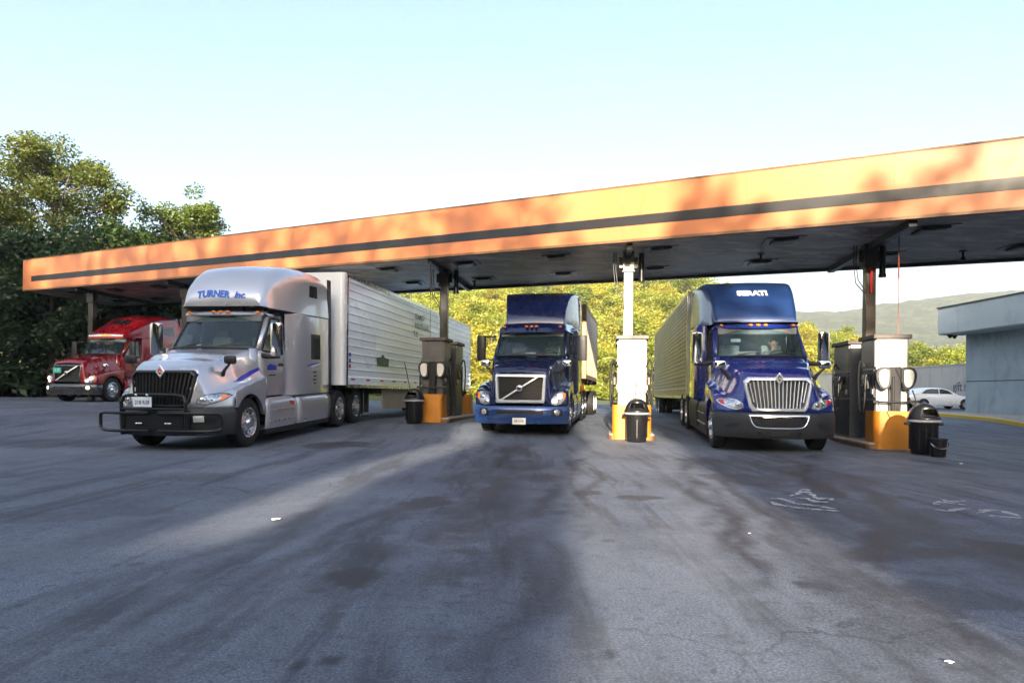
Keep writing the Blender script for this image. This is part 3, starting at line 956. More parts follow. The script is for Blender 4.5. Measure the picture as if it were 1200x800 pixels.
def make_pump(name, isl, x0, front_mat, label, w=0.66, d=0.9, h=2.46, dark_sides=True):
    """fuel dispenser: standing on the island, x0 = its front face in the island's frame"""
    M = isl.matrix_basis.copy() if False else Matrix.Translation(isl.location) @ Matrix.Rotation(HEAD, 4, 'Z')
    p = M @ Vector((x0 - d / 2, 0, 0.14))
    t = empty('fuel_pump', p, HEAD)
    tag(t, label, 'fuel pump', 'fuel pumps on the islands')
    mb = MB(); mb.bx(-d / 2, d / 2, -w / 2, w / 2, 0.0, h - 0.10); mb.build('cabinet', front_mat, t, smooth=0, bevel=0.012)
    mb = MB(); mb.bx(-d / 2 - 0.06, d / 2 + 0.06, -w / 2 - 0.08, w / 2 + 0.08, h - 0.098, h); mb.build('cap', 'pump cap', t, smooth=0, bevel=0.012)
    for s in (-1, 1):
        y = s * (w / 2)
        def side(x0_, x1_, z0_, z1_, th, mat, nm, mi=0.004):
            b = MB(); b.bx(x0_, x1_, y, y + s * th, z0_, z1_); return b.build(nm, mat, t, smooth=0, bevel=0.005, segs=1)
        side(-d / 2 + 0.03, d / 2 - 0.03, 1.72, h - 0.13, 0.03, 'pump steel', 'upper_panel')
        side(-d / 2 + 0.05, d / 2 - 0.05, 1.02, 1.66, 0.045, 'pump dark', 'display_panel')
        side(-d / 2 + 0.10, d / 2 - 0.22, 1.32, 1.56, 0.052, 'pump panel', 'screen')
        side(-d / 2 + 0.03, d / 2 - 0.03, 0.06, 0.96, 0.025, 'pump dark', 'lower_panel')
        side(d / 2 - 0.2, d / 2 - 0.06, 1.10, 1.22, 0.055, 'plate white', 'price_card')
        b = MB(); b.tube(bez(hose_path(s * (w / 2 + 0.05), 1.75, -0.12), 6), 0.024, 8); b.build('hose', 'black plastic', t)
        b = MB()
        hx, hy, hz = 0.15, s * (w / 2 + 0.10), 1.30
        b.box((hx, hy, hz + 0.06), (0.05, 0.06, 0.30), ry=0.25); b.box((hx + 0.06, hy, hz + 0.02), (0.03, 0.05, 0.2), ry=-0.2)
        b.tube([(hx - 0.03, hy, hz + 0.2), (hx - 0.10, hy, hz + 0.26), (hx - 0.18, hy - s * 0.04, hz + 0.2)], 0.018, 8)
        b.bx(hx - 0.1, hx + 0.12, s * (w / 2) , s * (w / 2 + 0.06), hz - 0.12, hz - 0.02)
        b.build('nozzle', 'black steel', t, bevel=0.004, segs=1)
    return t

def make_wash_stand(isl, x0, label):
    """black post with a pair of rounded framed paddles and a cross bar, fixed before the pump"""
    M = Matrix.Translation(isl.location) @ Matrix.Rotation(HEAD, 4, 'Z')
    t = empty('paddle_stand', M @ Vector((x0, 0.03, 0.14)), HEAD)
    tag(t, label, 'stand', 'paddle stands before the pumps')
    mb = MB(); mb.bx(-0.07, 0.07, -0.11, 0.11, 0.0, 1.72); mb.bx(-0.03, 0.085, -0.09, -0.03, 0.3, 1.5); mb.build('post', 'black steel', t, smooth=0, bevel=0.015)
    for s in (-1, 1):
        out = [(0.10, 1.68), (0.20, 1.71), (0.36, 1.69), (0.43, 1.58), (0.42, 1.42), (0.35, 1.26), (0.25, 1.20), (0.14, 1.25), (0.10, 1.40)]
        c = bez([(a * s, b, 0) for a, b in out] + [(out[0][0] * s, out[0][1], 0)], 4)[:-1]
        poly = [(p.x, p.y) for p in c]
        mb = MB(); mb.prism(poly, 'x', 0.01, 0.09); f = mb.build('paddle', 'black plastic', t, smooth=30, bevel=0.012)
        cx = sum(p[0] for p in poly) / len(poly); cz = sum(p[1] for p in poly) / len(poly)
        poly2 = [(cx + (p[0] - cx) * 0.62, cz + (p[1] - cz) * 0.78) for p in poly]
        mb = MB(); mb.prism(poly2, 'x', 0.085, 0.096); mb.build('face', 'paddle face', f, smooth=0)
    mb = MB(); mb.tube([(0.05, -0.42, 0.93), (0.09, -0.2, 0.92), (0.09, 0.2, 0.92), (0.05, 0.42, 0.94)], 0.022, 8); mb.box((0.05, -0.42, 0.93), (0.05, 0.12, 0.06)); mb.box((0.05, 0.42, 0.94), (0.05, 0.12, 0.06))
    mb.build('cross_bar', 'black plastic', t)
    mb = MB(); mb.tube(bez([(0.02, 0.36, 1.2), (0.05, 0.42, 0.9), (0.06, 0.3, 0.55), (0.07, 0.1, 0.5), (0.06, 0.02, 0.8)], 6), 0.015, 7); mb.build('hose', 'black plastic', t)
    return t

def make_bin(x, y, label, rz=0.0, s=1.0):
    g = gz(x, y)
    t = empty('litter_bin', (x, y, g), HEAD + rz)
    tag(t, label, 'bin', 'domed litter bins')
    mb = MB(); mb.lathe([(0.0, 0.01), (0.215, 0.01), (0.235, 0.03), (0.275, 0.66), (0.29, 0.70)], axis='Z', n=28)
    for k in range(14):
        a = 2 * pi * k / 14
        mb.box((0.258 * cos(a), 0.258 * sin(a), 0.36), (0.018, 0.02, 0.5), rz=a)
    mb.build('body', 'bin black', t, smooth=50)
    for k in (0.3, 3.44):
        mb = MB(); mb.box((0.30 * sin(k), 0.30 * cos(k), 0.63), (0.09, 0.12, 0.06), rz=-k); mb.build('handle', 'bin black', t, smooth=0, bevel=0.01)
    mb = MB(); mb.lathe([(0.285, 0.66), (0.312, 0.675), (0.315, 0.71), (0.29, 0.725)], axis='Z', n=28); mb.build('liner_edge', 'bag grey', t, smooth=50)
    mb = MB()
    prof = [(0.305, 0.705), (0.31, 0.74), (0.285, 0.79), (0.262, 0.86), (0.225, 0.94), (0.16, 1.01), (0.08, 1.05), (0.0, 1.06)]
    n = 36
    rows = [[(r * cos(2 * pi * i / n), r * sin(2 * pi * i / n), z) for i in range(n)] for r, z in prof]
    o = len(mb.v)
    mb.grid(rows, wrap=True)
    keep = []
    for fi, f in enumerate(mb.f):
        c = sum((Vector(mb.v[i]) for i in f), Vector()) / len(f)
        ang = atan2(c.y, c.x)
        if 0.78 < c.z < 0.97 and abs(ang) < 0.62: continue
        keep.append(f)
    mb.f = keep; mb.m = [0] * len(keep)
    mb.build('dome_lid', 'bin black', t, smooth=50, solid=0.012)
    mb = MB(); mb.lathe([(0.0, 0.80), (0.22, 0.80)], axis='Z', n=20); mb.build('rubbish', 'bag grey', t, smooth=0)
    return t

def make_squeegee(x, y, z, tip, label, r=0.012):
    t = empty('squeegee', (x, y, z), 0)
    tag(t, label, 'squeegee', 'long handled squeegees')
    mb = MB(); mb.cyl((0, 0, 0), tip, r, n=8); mb.build('handle', 'black plastic', t)
    d = Vector(tip).normalized()
    mb = MB(); mb.box(tuple(d * -0.02), (0.30, 0.05, 0.05)); mb.build('head', 'black plastic', t, smooth=0, bevel=0.008)
    return t

ISL_R = make_island(8.66, 15.72, 'fuel island beside the royal blue truck, with two pumps and orange end guards', 0.42)
ISL_M = make_island(3.03, 17.3, 'fuel island between the two blue trucks, with orange end guards', 0.48)
ISL_L = make_island(-2.42, 21.2, 'fuel island between silver truck and navy truck, with orange end guards', 0.36)
make_pump('fuel_pump', ISL_R, 0.20, 'pump white', 'cream front fuel pump behind the paddle stand beside the royal blue truck')
make_pump('fuel_pump', ISL_R, -1.55, 'pump steel', 'grey fuel pump farther back on the island beside the royal blue truck', d=1.2)
make_pump('fuel_pump', ISL_M, 0.20, 'pump white', 'bright white fuel pump at the foot of the white column')
make_pump('fuel_pump', ISL_M, -1.75, 'pump steel', 'fuel pump hidden behind the bright white one', d=1.1)
make_pump('fuel_pump', ISL_L, 0.20, 'pump grey', 'grey steel fuel pump behind the paddle stand beside the silver trailer')
make_pump('fuel_pump', ISL_L, -1.45, 'pump dark', 'dark fuel pump farther back on the island beside the navy truck', d=1.0)
make_wash_stand(ISL_R, 0.30, 'black stand with two cream rounded paddles before the cream fuel pump')
make_wash_stand(ISL_L, 0.30, 'black stand with two white rounded paddles before the grey steel pump')
make_bin(8.52, 14.12, 'black domed litter bin beside a small bucket at the right island', 0.25)
make_bin(3.03, 16.55, 'black domed litter bin before the bright white fuel pump', 0.0)
make_bin(-2.92, 20.45, 'black domed litter bin beside the silver trailer at the left island', -0.15)
# bucket
t = empty('bucket', (8.47, 13.55, gz(8.47, 13.55)), HEAD)
tag(t, 'small black bucket on the asphalt beside the domed litter bin', 'bucket')
mb = MB(); mb.lathe([(0.0, 0.01), (0.12, 0.0), (0.135, 0.02), (0.155, 0.34), (0.17, 0.345), (0.17, 0.37), (0.15, 0.37), (0.13, 0.04), (0.0, 0.03)], axis='Z', n=24); mb.build('body', 'bin black', t, smooth=45)
mb = MB(); mb.tube([(0.17 * cos(a) if abs(cos(a)) > .2 else 0.17 * cos(a), 0.165 * cos(a) * 0 + 0.165 * (1 if a < pi / 2 else -1) * abs(cos(a)), 0.30 - 0.14 * sin(a)) for a in [pi * k / 12 for k in range(13)]], 0.005, 6)
mb.v = []; mb.f = []; mb.m = []
mb.tube([(0.03 + 0.145 * sin(a), 0.165 * cos(a), 0.30 - 0.13 * sin(a)) for a in [pi * k / 14 for k in range(15)]], 0.006, 6); mb.build('handle', 'chrome', t)
make_squeegee(8.42, 14.2, gz(8.5, 14.2) + 0.85, (-0.42, 0.05, 0.92), 'long handled squeegee leaning out of the bin beside the bucket')
make_squeegee(2.95, 16.5, gz(3, 16.5) + 0.80, (0.10, 0.0, 0.86), 'taller squeegee handle standing in the bin before the white pump', 0.010)
make_squeegee(2.98, 16.62, gz(3, 16.5) + 0.80, (-0.10, 0.0, 0.66), 'shorter squeegee handle standing in the bin before the white pump', 0.010)
make_squeegee(-3.02, 20.5, gz(-3, 20.5) + 0.85, (-0.22, 0.0, 1.0), 'long handled squeegee leaning out of the bin beside the silver trailer')

def hanging_cord(x, y, zb, mats, label, n_):
    zt = soffit_z(x, y) - 0.005
    t = empty('hanging_cord', (x, y, zt), 0)
    tag(t, label, 'cord')
    mb = MB(); mb.cyl((0, 0, -0.5), (0, 0, 0), 0.012, n=8); mb.build('hook_rod', 'black steel', t)
    mb = MB(); mb.cyl((0, 0, -1.05), (0, 0, -0.5), 0.016, n=8); mb.build('spring', mats[0], t)
    mb = MB(); mb.cyl((0, 0, zb - zt), (0, 0, -1.05), 0.007, n=6); mb.build('line', mats[1], t)
hanging_cord(8.98, 15.9, 2.62, ('cord orange', 'cord orange'), 'thin orange cord hanging from the canopy to the cream pump', 0)
hanging_cord(-2.55, 21.1, 2.85, ('black steel', 'black plastic'), 'thin black cord hanging from the canopy to the grey steel pump', 1)
# ------------------------------------------------------------------ trucks
def wheel_meshes():
    """templates: steer wheel, drive wheel (dual); tyre mesh with a rim child; wheel faces +y"""
    res = {}
    def tyre(mb, y0, w):
        h = w / 2
        prof = [(0.29, -h + 0.01), (0.33, -h), (0.44, -h - 0.005), (0.49, -h + 0.012), (0.507, -h + 0.035)]
        n = 4
        for k in range(n):
            a = -h + 0.05 + (w - 0.1) * k / n
            b = -h + 0.05 + (w - 0.1) * (k + 1) / n
            prof += [(0.51, a), (0.51, b - 0.016), (0.497, b - 0.013), (0.497, b - 0.003)]
        prof += [(0.507, h - 0.035), (0.49, h - 0.012), (0.44, h + 0.005), (0.33, h), (0.29, h - 0.01)]
        mb.lathe([(r, o + y0) for r, o in prof], n=44)
    def holes_disc(mb, y, r_in, r_out, nh, rh, rm):
        pass
    # steer
    t = MB(); tyre(t, 0.0, 0.28)
    r = MB()
    r.cm = 0
    r.lathe([(0.30, 0.128), (0.315, 0.145), (0.30, 0.15), (0.285, 0.14), (0.275, 0.09), (0.265, 0.075), (0.17, 0.105), (0.13, 0.115), (0.115, 0.12), (0.105, 0.18), (0.085, 0.205), (0.0, 0.21)], n=44)
    r.lathe([(0.29, -0.13), (0.27, -0.05), (0.26, 0.07)], n=44)
    for k in range(10):
        a = 2 * pi * k / 10
        c = Vector((0.222 * cos(a), 0, 0.222 * sin(a)))
        r.cyl((c.x, 0.074, c.z), (c.x, 0.094, c.z), 0.030, n=12, mi=1)
        a += pi / 10
        r.cyl((0.145 * cos(a), 0.10, 0.145 * sin(a)), (0.145 * cos(a), 0.148, 0.145 * sin(a)), 0.015, 0.011, n=8, mi=0)
    res['steer'] = (t, r)
    # drive dual: outer tyre at 0, inner at -0.34
    t = MB(); tyre(t, 0.0, 0.27); tyre(t, -0.335, 0.27)
    r = MB()
    r.lathe([(0.30, 0.122), (0.315, 0.138), (0.30, 0.143), (0.285, 0.13), (0.278, 0.0), (0.265, -0.06), (0.17, -0.075), (0.15, -0.07), (0.135, -0.04), (0.13, 0.08), (0.11, 0.10), (0.0, 0.105)], n=44)
    r.lathe([(0.29, -0.46), (0.27, -0.2), (0.265, -0.06)], n=44)
    for k in range(10):
        a = 2 * pi * k / 10
        r.cyl((0.222 * cos(a), -0.072, 0.222 * sin(a)), (0.222 * cos(a), -0.052, 0.222 * sin(a)), 0.03, n=12, mi=1)
        a += pi / 10
        r.cyl((0.165 * cos(a), -0.075, 0.165 * sin(a)), (0.165 * cos(a), -0.035, 0.165 * sin(a)), 0.014, n=8, mi=0)
    res['drive'] = (t, r)
    return res
WH = wheel_meshes()
WCACHE = {}
def add_wheel(kind, root, x, side, yout, rim='brushed aluminium', turn=0.0, z=0.51):
    key = (kind, rim)
    w = 0.14 if kind == 'steer' else 0.135
    if key not in WCACHE:
        t, r = WH[kind]
        a = t.build('wheel', 'rubber', None, smooth=40)
        b = r.build('rim', [rim, 'dark chassis'], a, smooth=40)
        WCACHE[key] = (a, b)
        o = a
        o.parent = root
    else:
        a, b = WCACHE[key]
        o = a.copy(); COL.objects.link(o); o.parent = root
        c = b.copy(); COL.objects.link(c); c.parent = o
    o.location = (x, side * (yout - w), z)
    o.rotation_euler = (0, rng.uniform(0, 6), (0 if side > 0 else pi) + turn)
    o.rotation_mode = 'XYZ'
    return o

def rsec(x, zb, zt, w, r, n=6, wt=None, crown=0.0):
    """body section at x: up the right side, over rounded shoulders, down the left side"""
    wt = w if wt is None else wt
    pts = [(x, -w, zb), (x, -(w + (wt - w) * 0.5), (zb + zt - r) / 2)]
    for k in range(n + 1):
        a = pi / 2 * k / n
        pts.append((x, -(wt - r + r * cos(a)), zt - r + r * sin(a)))
    pts.append((x, -(wt - r) * 0.5, zt + crown * 0.75)); pts.append((x, 0, zt + crown)); pts.append((x, (wt - r) * 0.5, zt + crown * 0.75))
    for k in range(n + 1):
        a = pi / 2 * (1 - k / n)
        pts.append((x, (wt - r + r * cos(a)), zt - r + r * sin(a)))
    pts += [(x, (w + (wt - w) * 0.5), (zb + zt - r) / 2), (x, w, zb)]
    return pts

def build_hood(P):
    W = P['W']; x0 = P['x0']; k = P['k']; xr = P['xr']; pw = P['pw']
    NU, NV = 64, 34
    hw = P['hw']; zh = P['zh']; zf = P['zf']; soft = P['soft']
    def xfr(y): return x0 - k * abs(y / W) ** pw
    def zz(x, y, v):
        h = lerp_tab(hw, x)
        t = abs(y)
        S = 1 - smooth01(h - soft * 0.45, h + soft, t)
        top = smooth_tab(zh, x) - P.get('crown', 0.06) * min(1.3, t / h) ** 2
        fen = smooth_tab(zf, x) - 0.05 * smooth01(W - 0.14, W, t) - P.get('fdip', 0.0) * (1 - smooth01(h + soft * .5, W - 0.05, t))
        z = fen + (top - fen) * S
        z -= P.get('nose', 0.10) * max(0, 1 - v / 0.10) ** 2
        return z
    rows = []
    for j in range(NV + 1):
        v = (j / NV) ** 1.25
        row = []
        for i in range(NU + 1):
            y = -W + 2 * W * i / NU
            xa = xfr(y)
            x = xa + (xr - xa) * v
            row.append((x, y, zz(x, y, v)))
        rows.append(row)
    mb = MB()
    front = rows[0]
    sk = []
    for q in range(5, 0, -1):
        f = q / 5
        sk.append([(p[0] + 0.05 * (1 - (1 - f) ** 2), p[1], p[2] + (P['zskirt'] - p[2]) * f) for p in front])
    mb.grid(sk + rows)
    # fender sides with the wheel arch cut out
    for s, idx in ((-1, 0), (1, NU)):
        edge = [r[idx] for r in rows]
        ra = P.get('arch', 0.60)
        top = []; bot = []
        for p in edge:
            x = p[0]
            if abs(x) < ra: zb = 0.51 + sqrt(ra * ra - x * x)
            elif x > 0: zb = P['zskirt']
            else: zb = P.get('zrear', 0.62)
            if x > 0: zb = max(zb, P['zskirt'])
            zb = min(zb, p[2] - 0.02)
            top.append((p[0], p[1], p[2])); bot.append((x, p[1] - s * 0.0, zb))
        mid = [((a[0] + b[0]) / 2, a[1] + s * 0.02, (a[2] + b[2]) / 2) for a, b in zip(top, bot)]
        mb.grid([top, mid, bot])
        inn = [(b[0], b[1] - s * 0.10, b[2]) for b in bot]
        mb.grid([bot, inn])
    return mb

def sweep_plan(plan, prof):
    """prof (offset outwards, z) swept along a horizontal plan line"""
    P = [Vector((p[0], p[1], 0)) for p in plan]
    rows = []
    for i, p in enumerate(P):
        d = (P[min(i + 1, len(P) - 1)] - P[max(i - 1, 0)]).normalized()
        n = Vector((d.y, -d.x, 0))
        rows.append([(p.x + n.x * o, p.y + n.y * o, z) for o, z in prof])
    return rows

def bumper_plan(x0, k, W, pw, xend, n=40):
    pts = []
    for i in range(n + 1):
        y = -W + 2 * W * i / n
        # denser near the corners
        y = W * sin(pi / 2 * (2 * i / n - 1))
        pts.append((x0 - k * abs(y / W) ** pw, y))
    return [(xend, -W)] + pts + [(xend, W)]

def make_tractor(name, P):
    root = empty(name, P['loc'], P['rz'], P.get('pitch', 0.0))
    tag(root, P['label'], 'truck', 'tractor trucks under the canopy')
    paint = P['paint']; style = P['style']
    # ---------------- hood
    hb = build_hood(P)
    bvh = hb.bvh()
    gz0, gz1 = (0.90, 1.57) if style == 'lt' else (0.84, 1.54)
    def in_grille(f):
        c = sum((Vector(hb.v[i]) for i in f), Vector()) / len(f)
        hwg = 0.53 + 0.13 * (c.z - gz0) / (gz1 - gz0) if style == 'lt' else 0.60
        return c.x > 0.9 and abs(c.y) < hwg and gz0 - 0.06 < c.z < gz1
    keep = [f for f in hb.f if not in_grille(f)]
    hb.f = keep; hb.m = [0] * len(keep)
    hb.build('hood', paint, root, smooth=38, solid=0.012)
    # dark mass under the hood and between the frame rails
    mb = MB()
    mb.bx(-0.7, 0.85, -0.86, 0.86, 0.42, 1.02); mb.bx(-0.72, 0.6, -0.7, 0.7, 1.02, 1.45)
    mb.bx(-P['tail'], -0.7, -0.44, -0.36, 0.66, 0.92); mb.bx(-P['tail'], -0.7, 0.36, 0.44, 0.66, 0.92)
    mb.bx(P['cabback'], -0.7, -1.0, 1.0, 0.55, 1.0)
    for ax in (0.0, -P['d1'], -P['d2']):
        mb.cyl((ax, -0.95, 0.51), (ax, 0.95, 0.51), 0.09, n=12)
        if ax: mb.ellipsoid((ax, 0, 0.53), (0.26, 0.24, 0.24))
    mb.bx(-0.35, 0.35, -1.05, -0.7, 0.3, 0.55) if False else None
    mb.build('chassis', 'dark chassis', root, smooth=30)
    # ---------------- bumper
    if style == 'lt':
        plan = bumper_plan(1.28, 0.60, 1.235, 2.6, 0.60)
        prof = [(-0.12, 0.345), (-0.02, 0.335), (0.0, 0.36), (0.012, 0.52), (0.022, 0.70), (0.012, 0.80), (-0.015, 0.855), (-0.06, 0.87), (-0.14, 0.872)]
        mb = MB(); mb.grid(sweep_plan(plan, prof)); bb = mb.bvh()
        mb.build('bumper', 'bumper plastic', root, smooth=40)
        # lower intake
        mb = MB(); patch(mb, bb, [(-0.56, 0.79), (0.56, 0.79), (0.50, 0.62), (0.40, 0.565), (-0.40, 0.565), (-0.50, 0.62)], 'front', 0.004, 0.03, 3, 5)
        mb.build('intake', 'dark chassis', root, smooth=40)
        if P.get('chrome'):
            mb = MB()
            ring = []
            for a, b in bezc([(-0.58, 0.77), (-0.52, 0.63), (-0.40, 0.56), (0.0, 0.55), (0.40, 0.56), (0.52, 0.63), (0.58, 0.77)], 5):
                h = hit(bb, 'front', a, b); ring.append(h[0] + Vector((0.012, 0, 0)))
            mb.tube(ring, 0.016, 8)
            mb.build('intake_trim', 'chrome', root)
            mb = MB(); patch(mb, bb, [(-0.60, 0.825), (0.60, 0.825), (0.58, 0.765), (-0.58, 0.765)], 'front', 0.018, 0.03, 3, 8); mb.build('intake_trim', 'chrome', root, smooth=40)
            mb = MB(); mb.bx(1.295, 1.32, -0.17, 0.17, 0.395, 0.545); mb.build('plate_holder', 'black plastic', root, smooth=0, bevel=0.006)
            for s in (-1, 1):
                mb = MB(); patch(mb, bb, [(s * 0.74, 0.66), (s * 0.98, 0.64), (s * 1.08, 0.54), (s * 0.84, 0.55)], 'front', 0.010, 0.02, 3, 4, dome=0.006); mb.build('fog_lamp_cover', 'black plastic', root, smooth=40)
                mb = MB(); mb.cyl((1.26, s * 0.40, 0.455), (1.30, s * 0.40, 0.455), 0.035, n=14); mb.build('tow_hook', 'black steel', root)
        else:
            for s in (-1, 1):
                mb = MB(); patch(mb, bb, [(s * 0.60, 0.74), (s * 1.02, 0.74), (s * 1.10, 0.66), (s * 0.96, 0.55), (s * 0.60, 0.55)], 'front', 0.004, 0.03, 3, 5); mb.build('lamp_recess', 'black plastic', root, smooth=40)
                mb = MB(); patch(mb, bb, [(s * 0.68, 0.72), (s * 0.84, 0.72), (s * 0.84, 0.60), (s * 0.68, 0.60)], 'front', 0.022, 0.03, 3, 4, dome=0.01); mb.build('fog_lamp', 'plate cream', root, smooth=40)
    else:
        bp = P['bumperpaint']
        plan = bumper_plan(1.22, 0.30, 1.20, 3.4, 0.62)
        prof = [(-0.12, 0.30), (-0.03, 0.29), (0.0, 0.31), (0.01, 0.42), (0.02, 0.44), (0.025, 0.62), (0.015, 0.70), (-0.02, 0.745), (-0.14, 0.75)]
        mb = MB(); mb.grid(sweep_plan(plan, prof)); bb = mb.bvh()
        mb.build('bumper', bp, root, smooth=40)
        mb = MB(); patch(mb, bb, [(-0.60, 0.64), (0.60, 0.64), (0.60, 0.545), (-0.60, 0.545)], 'front', 0.004, 0.03, 3, 8); mb.build('intake', 'black plastic', root, smooth=40)
        for s in (-1, 1):
            mb = MB(); patch(mb, bb, [(s * 0.82, 0.68), (s * 1.06, 0.68), (s * 1.08, 0.50), (s * 0.80, 0.50)], 'front', 0.004, 0.02, 3, 4); mb.build('lamp_recess', 'black plastic', root, smooth=40)
            pts = [(s * (0.945 + 0.075 * cos(2 * pi * q / 10)), 0.59 + 0.075 * sin(2 * pi * q / 10)) for q in range(10)]
            mb = MB(); patch(mb, bb, pts, 'front', 0.010, 0.02, 3, 2, dome=0.02); mb.build('fog_lamp', 'lit lamp warm' if P.get('foglit') else 'headlight lens', root, smooth=50)
            mb = MB(); patch(mb, bb, [(s * 0.72, 0.43), (s * 1.12, 0.43), (s * 1.14, 0.33), (s * 0.72, 0.33)], 'front', 0.012, 0.03, 3, 4); mb.build('bumper_end', bp, root, smooth=40)
    # ---------------- grille
    def gx_(y, z):
        if style == 'lt': return 1.24 - 0.10 * (y / 0.67) ** 2 - 0.10 * (z - 0.86) / 0.72
        return 1.20 - 0.05 * (y / 0.66) ** 2 - 0.08 * (z - 0.78) / 0.85
    if style == 'lt':
        outer = [(-0.60, 1.60), (0.60, 1.60), (0.685, 1.52), (0.665, 1.36), (0.585, 0.98), (0.52, 0.885), (-0.52, 0.885), (-0.585, 0.98), (-0.665, 1.36), (-0.685, 1.52)]
        th = 0.075 if P.get('chrome') else 0.055
    else:
        outer = [(-0.64, 1.56), (0.64, 1.56), (0.665, 1.52), (0.63, 0.86), (0.60, 0.82), (-0.60, 0.82), (-0.63, 0.86), (-0.665, 1.52)]
        th = 0.085
    cz = sum(p[1] for p in outer) / len(outer)
    def shrink(poly, d):
        mx = max(p[0] for p in poly); mz = (max(p[1] for p in poly) - min(p[1] for p in poly)) / 2; c = (max(p[1] for p in poly) + min(p[1] for p in poly)) / 2
        return [(p[0] * (mx - d) / mx, c + (p[1] - c) * (mz - d) / mz) for p in poly]
    def dense(poly, per=8):
        o = []
        for i, a in enumerate(poly):
            b = poly[(i + 1) % len(poly)]
            for q in range(per):
                o.append((a[0] + (b[0] - a[0]) * q / per, a[1] + (b[1] - a[1]) * q / per))
        return o
    D0 = dense(outer); D1 = dense(shrink(outer, th * 0.35)); D2 = dense(shrink(outer, th * 0.8)); D3 = dense(shrink(outer, th))
    def ring(D, dx): return [(gx_(a, b) + dx, a, b) for a, b in D]
    mb = MB(); mb.grid([ring(D0, -0.16), ring(D0, 0.0), ring(D1, 0.03), ring(D2, 0.03), ring(D3, 0.0), ring(D3, -0.08)], wrap=True)
    gr = mb.build('grille', P['grillemat'], root, smooth=50)
    # backing plate
    mb = MB()
    rows = []
    for f in (0.0, 0.35, 0.7, 1.0):
        rows.append([(gx_(a * f, cz + (b - cz) * f) - 0.07, a * f, cz + (b - cz) * f) for a, b in D2])
    mb.grid(rows, wrap=True); mb.build('backing', 'black plastic', gr, smooth=50)
    zmin = min(p[1] for p in D3); zmax = max(p[1] for p in D3)
    def zspan(y, D):
        zs = []
        for i in range(len(D)):
            a, b = D[i], D[(i + 1) % len(D)]
            if (a[0] - y) * (b[0] - y) <= 0 and abs(a[0] - b[0]) > 1e-6:
                zs.append(a[1] + (b[1] - a[1]) * (y - a[0]) / (b[0] - a[0]))
        return (min(zs), max(zs)) if len(zs) >= 2 else None
    if style == 'lt':
        nb = 15
        mb = MB()
        for q in range(nb):
            f = (q + 0.5) / nb * 2 - 1
            yt = f * 0.62; yb = f * 0.52
            sp = zspan((yt + yb) / 2, D3)
            if not sp: continue
            pts = []
            for e in range(7):
                z = sp[0] + (sp[1] - sp[0]) * e / 6
                y = yb + (yt - yb) * e / 6
                pts.append((gx_(y, z) - 0.005, y, z))
            o = len(mb.v)
            w = 0.013
            rows = [[(p[0] - 0.04, p[1] - w, p[2]), (p[0], p[1] - w * .6, p[2]), (p[0] + 0.008, p[1], p[2]), (p[0], p[1] + w * .6, p[2]), (p[0] - 0.04, p[1] + w, p[2])] for p in pts]
            mb.grid(rows)
        mb.build('slat', P['slatmat'], gr, smooth=30)
        # diamond emblem
        dz = 1.575
        bx_ = gx_(0, dz) + 0.03
        mb = MB(); mb.prism([(0, dz + 0.125), (0.095, dz), (0, dz - 0.125), (-0.095, dz)], 'x', bx_ - 0.02, bx_ + 0.02); em = mb.build('emblem', 'satin chrome', root, smooth=0, bevel=0.006)
        inkm = 'chrome' if P.get('chrome') else 'red lens'
        mb = MB()
        for s in (-1, 1):
            mb.prism([(0.0, dz + 0.07), (s * 0.05, dz), (s * 0.028, dz), (0.0, dz + 0.035)], 'x', bx_ + 0.0205, bx_ + 0.026)
        mb.prism([(-0.035, dz - 0.015), (0.035, dz - 0.015), (0.0, dz - 0.065)], 'x', bx_ + 0.0205, bx_ + 0.026)
        mb.build('mark', 'black plastic' if P.get('chrome') else 'red lens', em, smooth=0)
    else:
        mb = MB()
        zz_ = zmin + 0.02
        while zz_ < zmax:
            pts = []
            wy = 0.585
            for e in range(9):
                y = -wy + 2 * wy * e / 8
                pts.append((gx_(y, zz_) - 0.045, y, zz_))
            mb.tube(pts, 0.007, 5); zz_ += 0.045
        mb.build('mesh_screen', 'dark chassis', gr, smooth=40)
        a = Vector((gx_(-0.5, 0.90) + 0.012, -0.52, 0.88)); b = Vector((gx_(0.5, 1.50) + 0.012, 0.50, 1.52))
        mb = MB()
        d = (b - a).normalized(); nrm = Vector((0, -d.z, d.y)).normalized()
        pts = [a + (b - a) * (e / 8) for e in range(9)]
        rows = []
        for p in pts:
            xx = gx_(p.y, p.z) + 0.01
            rows.append([(xx - 0.03, p.y - nrm.y * 0.024, p.z - nrm.z * 0.024), (xx + 0.012, p.y - nrm.y * 0.02, p.z - nrm.z * 0.02), (xx + 0.012, p.y + nrm.y * 0.02, p.z + nrm.z * 0.02), (xx - 0.03, p.y + nrm.y * 0.024, p.z + nrm.z * 0.024)])
        mb.grid(rows); mb.build('diagonal_bar', 'satin chrome', gr, smooth=30)
        c = (a + b) / 2
        mb = MB(); mb.lathe([(0.0, 0.06), (0.06, 0.058), (0.082, 0.045), (0.09, 0.02), (0.09, -0.03)], c=(gx_(0, c.z) - 0.0, c.y, c.z), axis='X', n=24); em = mb.build('emblem', 'chrome', gr, smooth=50)
        mb = MB(); mb.lathe([(0.0, 0.064), (0.045, 0.062), (0.045, 0.05)], c=(gx_(0, c.z), c.y, c.z), axis='X', n=20); mb.build('disc', 'dull chrome', gr, smooth=50)
